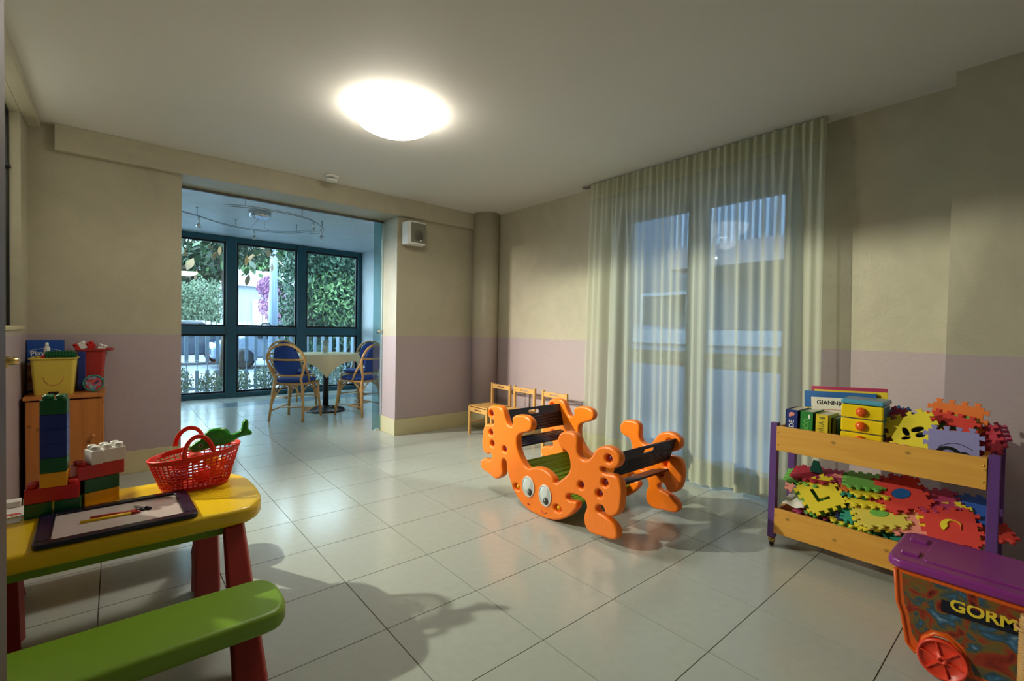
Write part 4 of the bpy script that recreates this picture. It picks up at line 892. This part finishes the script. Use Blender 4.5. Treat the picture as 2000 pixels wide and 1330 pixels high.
foam('navy mat hidden under the light green one at the back left', 'navy', (2.80, .80, .330), 10, 0, .15, group=GL)
foam('pink mat showing beside the left back post', 'pink', (2.83, .885, .30), 30, 12, .11, group=GL)
foam('dark crimson mat behind the L mat', 'crimson', (2.80, .715, .33), 30, 10, .13, group=GL)
foam('red mat poking out past the right posts', 'red', (2.80, .175, .295), 14, 25, .13, group=GL)
foam('dark navy mat in the middle of the heap behind the teal piece', 'navy', (2.74, .62, .262), 26, 10, .15, group=GL)
tag(obj('foam_wedge', MB().add([(2.79, .785, .388), (2.79, .835, .388), (2.835, .785, .388), (2.835, .835, .388), (2.79, .795, .448), (2.79, .818, .448), (2.80, .795, .448), (2.80, .818, .448)], [(0, 1, 3, 2), (4, 5, 7, 6), (0, 1, 5, 4), (2, 3, 7, 6), (0, 2, 6, 4), (1, 3, 7, 5)]), 'foam_teal'), 'teal foam wedge standing on the back left pile', 'foam block')
sh = MB(); n = 10
sh.add([(2.628+.10*(j/n), .905-.10*(i/n), .232+.035*(j/n)+.006*math.sin(i*.8+j*.5)) for j in range(n+1) for i in range(n+1)], [(j*(n+1)+i, j*(n+1)+i+1, (j+1)*(n+1)+i+1, (j+1)*(n+1)+i) for j in range(n) for i in range(n)], True)
o = tag(obj('paper_sheet', sh, 'paper'), 'creased white sheet of paper at the left of the lower shelf', 'paper'); o.modifiers.new('thick', 'SOLIDIFY').thickness = .001
tag(obj('grey_card', MB().box((2.74, .79, .285), (2.85, .905, .289), (0, -.45, 0)), 'grey_mesh'), 'grey card behind the white sheet on the lower shelf', 'card')
# top shelf
foam('lilac mat with black wheel prints, upright at the front', 'lilac', (2.650, .272, .640), 84, 2, .155, 0, group=GT)
o = [x for x in bpy.data.objects if x.get('label', '').startswith('lilac mat with black')][0]
for lx, ly, ro, ri in ((-.015, -.022, .040, .024), (.034, -.020, .018, .007)):
    me = plate('wheel_print', [ell(lx, ly, ro, ro*.85, 24), ell(lx, ly, ri, ri*.85, 24)], .0006, 0, 0)
    c_ = link('wheel_print', me, 'black', o, world=False); c_.location = (0, 0, .0068)
g = MB().tube([(-.045+.105*k/12, .005+.022*math.sin(PI*k/12), .0066) for k in range(13)], .0012, 5)
link('car_outline', g.mesh('car_outline'), 'navy_frame', o, world=False)
foam('lime yellow mat with butterfly cut-outs on the top shelf', 'yellow', (2.69, .405, .678), 66, 28, .16, 0, 'fly', group=GT)
foam('dark navy mat behind the butterfly cut-outs', 'navy', (2.715, .40, .668), 66, 28, .12, group=GT)
foam('salmon pink mat left of the butterfly mat', 'salmon', (2.715, .49, .640), 66, 34, .15, group=GT)
foam('magenta mat peeping out behind the salmon one', 'magenta', (2.75, .49, .672), 62, 36, .16, group=GT)
foam('pale blue mat tip beside the drawer unit', 'sky', (2.80, .475, .690), 62, 40, .13, group=GT)
foam('red mat leaning across in front of the orange one', 'red', (2.765, .305, .705), 48, -12, .15, 0, 'fly', group=GT)
foam('orange mat standing highest at the back right', 'orange', (2.825, .285, .728), 80, -3, .165, group=GT)
foam('green mat seen through the gaps of the red one', 'green', (2.795, .30, .70), 60, 0, .14, group=GT)
foam('crimson mat at the far right of the top shelf', 'crimson', (2.80, .205, .665), 60, 35, .12, -25, group=GT)
foam('magenta mat tab sticking out past the right post', 'magenta', (2.84, .185, .69), 40, 30, .10, -20, group=GT)
for k in range(4): foam(('navy mat lying flat under the upright mats', 'teal mat lying flat under the upright mats', 'orange mat lying flat below the lilac one', 'pink mat lying flat near the drawer unit')[k], ('navy', 'teal', 'orange', 'pink')[k], (2.75, (.40, .40, .275, .42)[k], (.595, .609, .595, .623)[k]), 0, (3, -5, 2, 6)[k], .145, group=GT)

# ================================================================= PURPLE-LIDDED TOY BIN
t = thing('toy_bin', 'orange wheeled toy bin with purple lid and printed side', 'storage bin', (2.17, .14, 0))
YA, YB = .345, -.16
side = [(.335, .325), (.33, .21), (.318, .17), (.305, .07), (.285, .045), (.268, .066), (.262, .11), (.235, .140), (.205, .143), (.175, .115), (.160, .06), (.150, .035), (-.12, .035), (-.15, .07), (-.16, .325)]
def binx(z): return 2.055-.055*z/.33
m = MB(); n = len(side)
vs = [(binx(z), y, z) for y, z in side]+[(2.285+.03*z/.33, y, z) for y, z in side]
m.add(vs, [(i, (i+1) % n, n+(i+1) % n, n+i) for i in range(n)]+[tuple(range(n)), tuple(reversed(range(n, 2*n)))])
obj('body', m, 'bin_orange', t)
lab = [(.318, .315), (.312, .215), (.300, .175), (.292, .11), (.278, .085), (.272, .115), (.248, .15), (.205, .158), (.168, .130), (.148, .075), (.142, .050), (-.14, .055), (-.145, .315)]
m = MB(); n = len(lab); vs = [(binx(z)-.0022, y, z) for y, z in lab]+[(binx(z)-.0002, y, z) for y, z in lab]
m.add(vs, [tuple(reversed(range(n))), tuple(range(n, 2*n))]+[(i, (i+1) % n, n+(i+1) % n, n+i) for i in range(n)])
obj('printed_label', m, 'bin_art', t)
obj('body_rib', MB().tube([(binx(z)+.0, y, z) for y, z in side[:12]], .006, 8), 'bin_orange', t)
link('lettering_backing', xmesh(plate('lettering_backing', [[(-.165, .012), (.10, .030), (.10, -.022), (-.165, -.032)]], .0006, 0, 0), NX(binx(.262)-.0028, .055, .262)), 'navy_frame', t)
link('lettering', xmesh(text_mesh('GORMI', .050, .0008, 'LEFT', .03), NX(binx(.262)-.0045, .200, .262) @ Matrix.Rotation(.02, 4, 'Z')), 'gold_letter', t)
for y in (.215, -.05):
    m = MB().lathe([(.001, -.012), (.058, -.012), (.062, -.008), (.062, .012), (.056, .012), (.054, .004), (.014, .004), (.012, .014), (.006, .014), (.005, .004), (.001, .004)], (0, 0, 0), 32).xf(NX(2.032, y, .066))
    wh = obj('wheel', m, 'wheel_red', t)
    g = MB()
    for k in range(6): a = PI*k/3+.3; g.box((-.002, .010, .004), (.002, .055, .011), Matrix.Rotation(a, 3, 'Z'), (0, 0, .0075))
    link('spoke', g.xf(NX(2.032, y, .066)).mesh('spoke'), 'wheel_red', wh)
ld = rrect(.166, .262, .045, 6)
me = plate('lid', [ld], .016, .010, 3); me.transform(Matrix.Translation((2.165, .100, .342))); l_ = link('lid', me, 'bin_purple', t)
link('lid_panel', xmesh(plate('lid_panel', [rrect(.118, .19, .012)], .004, .003, 2), Matrix.Translation((2.168, .085, .359))), 'bin_purple', l_)
for x in (2.09, 2.24): link('latch', MB().box((x-.022, .285, .350), (x+.022, .335, .366)).mesh('latch'), 'bin_purple', l_, .004)
# ================================================================= RATTAN DOLL SEAT AT THE RIGHT EDGE
t = thing('rattan_stool', 'rattan bound stool with green seat at the right edge of the picture', 'stool', (1.72, -.06, 0))
for x, y in ((1.70, .030), (1.98, .02), (1.70, -.22), (1.98, -.22)):
    obj('leg', MB().tube([(x, y, .0), (x, y, .425)], .0125, 12), 'rattan', t)
    g = MB()
    for k in range(60): g.tube([(x+.0130*math.cos(2*PI*i/10), y+.0130*math.sin(2*PI*i/10), .01+.0068*k) for i in range(10)], .0022, 4, closed=True)
    obj('cane_binding', g, 'rattan', t)
obj('arm_ring', MB().tube([(1.70+.02*math.cos(a)-.0, .030+.02*math.sin(a), .392) for a in [2*PI*k/16 for k in range(16)]], .004, 8, closed=True), 'rattan', t)
for a, b in (((1.70, .03), (1.98, .02)), ((1.70, -.22), (1.98, -.22)), ((1.70, .03), (1.70, -.22)), ((1.98, .02), (1.98, -.22))): obj('seat_rail', MB().tube([(*a, .235), (*b, .235)], .010, 8), 'rattan', t)
me = plate('seat_pad', [rrect(.115, .11, .03)], .014, .010, 3); me.transform(Matrix.Translation((1.84, -.098, .252))); link('seat_pad', me, 'block_green', t)
tag(obj('toy_plate', MB().lathe([(.001, .0), (.05, .0), (.075, .008), (.078, .012), (.05, .005), (.001, .004)], (1.675, .03, .001), 24), 'foam_yellow'), 'yellow toy dish under the rattan stool', 'toy dish') if False else None

# ================================================================= OUTSIDE, BEYOND THE VERANDA GLASS
struct('ground_pavement', MB().box((-12, 8.34, -.5), (3.7, 60, -.20)).box((3.7, -8, -.5), (30, 60, -.20)).box((-12, 8.34, -.21), (3.7, 9.9, -.12)), 'pavement')
GF = 'galvanised bars of the veranda fence'
t = thing('bar_fence', 'galvanised flat-bar fence outside the veranda glass', 'fence', (2.2, 9.6, -.12))
for k in range(40):
    x = -1.2+.1505*k+.008
    obj('bar', MB().box((x-.028, 9.592, .46), (x+.028, 9.604, .935)).box((x-.006, 9.594, .30), (x+.006, 9.602, .47)).box((x-.028, 9.592, -.12), (x+.028, 9.604, .315)), 'galvanised', t)
obj('top_rail', MB().box((-1.3, 9.59, .92), (4.85, 9.606, .95)), 'galvanised', t); obj('bottom_rail', MB().box((-1.3, 9.606, -.02), (4.85, 9.618, .02)), 'galvanised', t)
def leaves(n, c, r, s, shape='ball', lw=.45):
    m = MB(); vs = []; fs = []
    for k in range(n):
        while True:
            p = Vector((random.uniform(-1, 1), random.uniform(-1, 1), random.uniform(-1, 1)))
            if .35 < p.length < 1 or (shape == 'box'): break
        p = Vector((c[0]+p.x*r[0], c[1]+p.y*r[1], c[2]+p.z*r[2]))
        q = Euler((random.uniform(0, 6.3), random.uniform(0, 6.3), random.uniform(0, 6.3))).to_matrix(); L_ = s*random.uniform(.6, 1.3)
        o = len(vs); vs += [p+q @ Vector(v) for v in ((-L_/2, 0, 0), (0, L_*lw/2, .08*L_), (L_/2, 0, 0), (0, -L_*lw/2, .08*L_))]; fs.append((o, o+1, o+2, o+3))
    return m.add(vs, fs)
def tree(name, label, cat, base, h, crowns, mt, n, s, trunk_r=.12, group=None, trunk='bark'):
    t = thing(name, label, cat, base, group=group)
    b = Vector(base); obj('trunk', MB().tube([b, b+Vector((.1, 0, h*.5)), b+Vector((-.05, 0, h))], [trunk_r, trunk_r*.8, trunk_r*.4], 8), trunk, t)
    m = MB()
    for (dx, dy, dz, rx, ry, rz_) in crowns:
        q = leaves(n, (b.x+dx, b.y+dy, b.z+dz), (rx, ry, rz_), s); m.add(q.v, q.f)
    o = obj('crown', m, mt, t); return t
# magnolia right outside: dense dark crown plus single large leaves hanging into view
t = tree('magnolia_tree', 'dark magnolia with big leathery leaves hanging before the left panes', 'tree', (1.50, 10.3, -.2), 3.2, [(-.35, .2, 2.75, .9, .7, .6), (-1.0, .3, 2.45, .7, .7, .55), (.35, .3, 3.1, .8, .7, .6)], 'leaf_dark', 1500, .13, .045)
for k in range(80):
    a = random.random(); x = random.choice([random.uniform(.75, 1.6), random.uniform(1.75, 2.35)]); z = random.uniform(1.95, 2.6) if x < 1.7 else random.uniform(2.0, 2.8); y = random.uniform(9.5, 9.9)
    L_ = random.uniform(.16, .27); lf = []
    for i in range(9): u = i/8; lf.append((u*L_, math.sin(PI*u)*L_*.21, -.02*u*u))
    lf2 = [(u_, -v_, w_) for u_, v_, w_ in lf[1:-1]][::-1]
    q = Matrix.Translation((x, y, z)) @ Euler((random.uniform(-.8, .8), random.uniform(.2, 1.5), random.uniform(0, 6.28))).to_matrix().to_4x4()
    obj('leaf', MB().add(lf+lf2, [tuple(range(len(lf+lf2)))]).xf(q), ('leaf_dark', 'leaf_brown', 'leaf_mid')[k % 3], t)
tree('round_tree', 'rounded olive-green tree behind the left pane', 'tree', (3.0, 25.6, -.2), 1.6, [(0, 0, 2.3, 1.3, 1.2, 1.3), (-.9, 0, 1.9, 1., 1., 1.)], 'leaf_grey', 2600, .16)
tree('tall_tree', 'tall leafy green tree behind the middle pane', 'tree', (6.6, 20., -.2), 4.5, [(-.4, 0, 5.2, 2.0, 1.5, 1.6), (-1.6, 0, 4.6, 1.4, 1.3, 1.0)], 'leaf_mid', 2400, .26)
tree('blossom_tree', 'tree with purple pink blossom left of the grey post', 'tree', (5.1, 21., -.2), 1.8, [(0, 0, 2.2, .75, .6, .8), (-.2, 0, 2.9, .6, .6, .5)], 'blossom', 1300, .13)
tree('backdrop_tree', 'dark green tree far behind the left pane', 'tree', (1.2, 42., -.2), 4, [(0, 0, 4.5, 5.0, 2.0, 3.6), (6, 0, 4.0, 5.0, 2.0, 3.6), (12, 2, 4.0, 5.0, 2.0, 4.0)], 'leaf_dark', 4200, .6)
tree('street_tree', 'pale leafy tree crown over the white house', 'tree', (9.6, 41., -.2), 6, [(0, 0, 7.0, 4., 2.0, 2.2)], 'leaf_light', 3000, .45)
t = thing('hedge', 'tall overgrown green hedge behind the right panes', 'hedge', (5.0, 13.6, -.2))
m = leaves(15000, (5.35, 13.9, 1.3), (1.95, .7, 1.75), .15, 'box'); q = leaves(5000, (5.0, 13.7, 3.3), (1.6, .7, .7), .17); m.add(q.v, q.f); q = leaves(4000, (6.2, 14.2, 3.9), (1.2, .8, 1.0), .17); m.add(q.v, q.f)
obj('foliage', m, 'hedge_leaf', t); q = leaves(1300, (4.95, 13.4, 1.9), (1.3, .5, .8), .14); q2 = leaves(1500, (5.95, 14.8, 1.8), (1.7, .4, 2.2), .5, 'box', .8); obj('inner_foliage', q2, 'leaf_dark', t); obj('painted_sun_foliage', q, 'leaf_light', t)  # paler leaf colour paints sunlight onto part of the hedge
obj('stem', MB().tube([(4.6, 13.9, -.2), (4.7, 13.9, 3)], .08, 7).tube([(5.8, 13.9, -.2), (5.9, 13.9, 3)], .08, 7), 'bark', t)
for k in range(9):
    x = .35+k*.42; tt = thing('shrub', 'low pale green shrub in the bed beyond the glass, number %d counted from the left' % (k+1), 'shrub', (x, 9.1, -.12), group='low shrubs along the veranda glass')
    ws = ('leftmost', 'second from the left', 'third from the left', 'fourth from the left', 'middle', 'fourth from the right', 'third from the right', 'second from the right', 'rightmost')[k]
    tt['label'] = '%s of the nine low pale shrubs in front of the fence' % ws
    obj('foliage', leaves(620, (x, 9.1, .12+.04*math.sin(k*2)), (.205, .15, .26), .05), 'leaf_grey', tt)
    g = MB()
    for q in range(6): g.tube([(x+random.uniform(-.06, .06), 9.1, -.12), (x+random.uniform(-.15, .15), 9.1+random.uniform(-.1, .1), .25)], .005, 5)
    obj('twig', g, 'bark', tt)
t = thing('lamp_post', 'thick pale grey street post outside the middle pane', 'post', (2.92, 12.4, -.2))
obj('shaft', MB().lathe([(.105, 0), (.105, 2.05), (.085, 2.2), (.085, 4.6)], (2.92, 12.4, -.2), 20), 'galvanised', t); obj('base_collar', MB().lathe([(.14, 0), (.14, .12), (.11, .16)], (2.92, 12.4, -.2), 20), 'galvanised', t)
t = thing('bollard_pole', 'thin white slanting pole at the right of the left pane', 'pole', (2.35, 16., -.2)); obj('shaft', MB().tube([(2.24, 14.6, -.2), (2.32, 14.6, .9), (2.36, 14.6, 2.3)], .035, 8), 'fence_white', t)
def car(label, c, rz, body, ln=4.1):
    t = thing('parked_car', label, 'car', c, rz)
    pr = [(-ln/2, .35), (-ln/2, .75), (-ln/2+.35, .88), (-ln/2+1.05, 1.36), (-ln/2+1.7, 1.45), (.55, 1.43), (1.15, 1.02), (ln/2-.2, .82), (ln/2, .62), (ln/2, .32)]
    me = MB().prism([(x, z) for x, z in pr], -.82, .82).xf(frame((1, 0, 0), (0, 0, 1), (0, 0, 0))).mesh('body'); link('body', me, body, t, .06, world=False)
    gl = [(-ln/2+.75, .92), (-ln/2+1.15, 1.30), (-ln/2+1.7, 1.37), (.50, 1.35), (.98, 1.0), (.9, .92)]
    link('side_window', MB().prism(gl, -.835, .835).xf(frame((1, 0, 0), (0, 0, 1), (0, 0, 0))).mesh('side_window'), 'car_glass', t, world=False)
    for x in (-ln/2+.8, ln/2-.8):
        for y in (-.8, .8): link('wheel', MB().lathe([(.001, -.09), (.22, -.1), (.31, -.09), (.31, .09), (.22, .1), (.001, .09)], (0, 0, 0), 20).xf(frame((1, 0, 0), (0, 0, 1), (x, y, .31))).mesh('wheel'), 'rubber_black', t, world=False)
    link('headlight', MB().ball((ln/2-.06, -.6, .68), (.1, .15, .09)).ball((ln/2-.06, .6, .68), (.1, .15, .09)).mesh('headlight'), 'white_plastic', t, world=False)
    return t
car('blue grey parked car behind the fence, middle pane', (4.2, 16.4, -.2), math.radians(175), 'car_blue')
car('dark parked car in the street beyond the left pane', (1.5, 18.6, -.2), math.radians(5), 'car_dark')
t = thing('white_house', 'white house with brown shutters behind the blossom tree', 'house', (7.0, 31, -.2))
obj('wall', MB().box((5.2, 30, -.2), (10.5, 36, 3.4)), 'house_wall', t)
obj('roof', MB().add([(4.9, 29.7, 3.35), (10.8, 29.7, 3.35), (10.8, 36, 3.35), (4.9, 36, 3.35), (5.6, 33, 4.6), (10.2, 33, 4.6)], [(0, 1, 5, 4), (2, 3, 4, 5), (0, 4, 3), (1, 2, 5), (0, 3, 2, 1)]), 'roof', t)
for x in (6.0, 8.6):
    wv = obj('window', MB().box((x-.05, 29.94, .6), (x+.95, 30.0, 2.6)), 'fence_white', t); link('shutter', MB().box((x, 29.90, .65), (x+.43, 29.94, 2.55)).box((x+.47, 29.90, .65), (x+.9, 29.94, 2.55)).mesh('shutter'), 'shutter', wv)
t = thing('picket_fence', 'white board garden fence across the street', 'fence', (3, 23, -.2))
for k in range(44): obj('board', MB().box((.4+.19*k, 23, -.2), (.4+.19*k+.15, 23.04, 1.25+.05*math.sin(k*.7))), 'fence_white', t)
obj('rail', MB().box((.3, 23.04, .3), (8.9, 23.09, .4)).box((.3, 23.04, .95), (8.9, 23.09, 1.05)), 'fence_white', t)
struct('ground_road', MB().box((-12, 15., -.20), (30, 22., -.195)), 'road')
# ---- beyond the french window
t = thing('apartment_building', 'pink grey apartment house with balcony seen through the curtain', 'building', (12, 6, -.2))
obj('facade', MB().box((10.2, -6, -.2), (14, 11, 8)), 'facade_grey', t)
obj('balcony_slab', MB().box((8.3, 1.5, 2.35), (10.2, 5.05, 2.75)), 'facade_pink', t)
for k in range(30): obj('baluster', MB().box((8.32, 1.55+.118*k, 2.75), (8.36, 1.59+.118*k, 3.62)), 'fence_white', t)
obj('balcony_rail', MB().box((8.30, 1.5, 3.62), (8.38, 5.05, 3.68)), 'fence_white', t)
for y in (2.2, 5.6, 8.0):
    wv = obj('window', MB().box((10.14, y, .4), (10.2, y+1.3, 2.1)), 'fence_white', t); link('pane', MB().box((10.12, y+.08, .48), (10.14, y+1.22, 2.02)).mesh('pane'), 'car_glass', wv)
t = thing('garden_wall', 'pale blue low wall seen through the curtain', 'wall', (6.5, 4, -.2)); obj('masonry', MB().box((6.4, -4, -.2), (6.6, 9, .95)), 'wall_pale', t); obj('coping', MB().box((6.35, -4, .95), (6.65, 9, 1.16)), 'fence_white', t)
car('parked van roof beyond the low wall, seen through the curtain', (8.2, 5.3, -.2), math.radians(88), 'car_blue')
tree('balcony_tree', 'tree rising behind the balcony at the top of the french window', 'tree', (8.9, .1, -.2), 5, [(0, 0, 4.6, .9, 1., 1.4)], 'leaf_mid', 1300, .2)
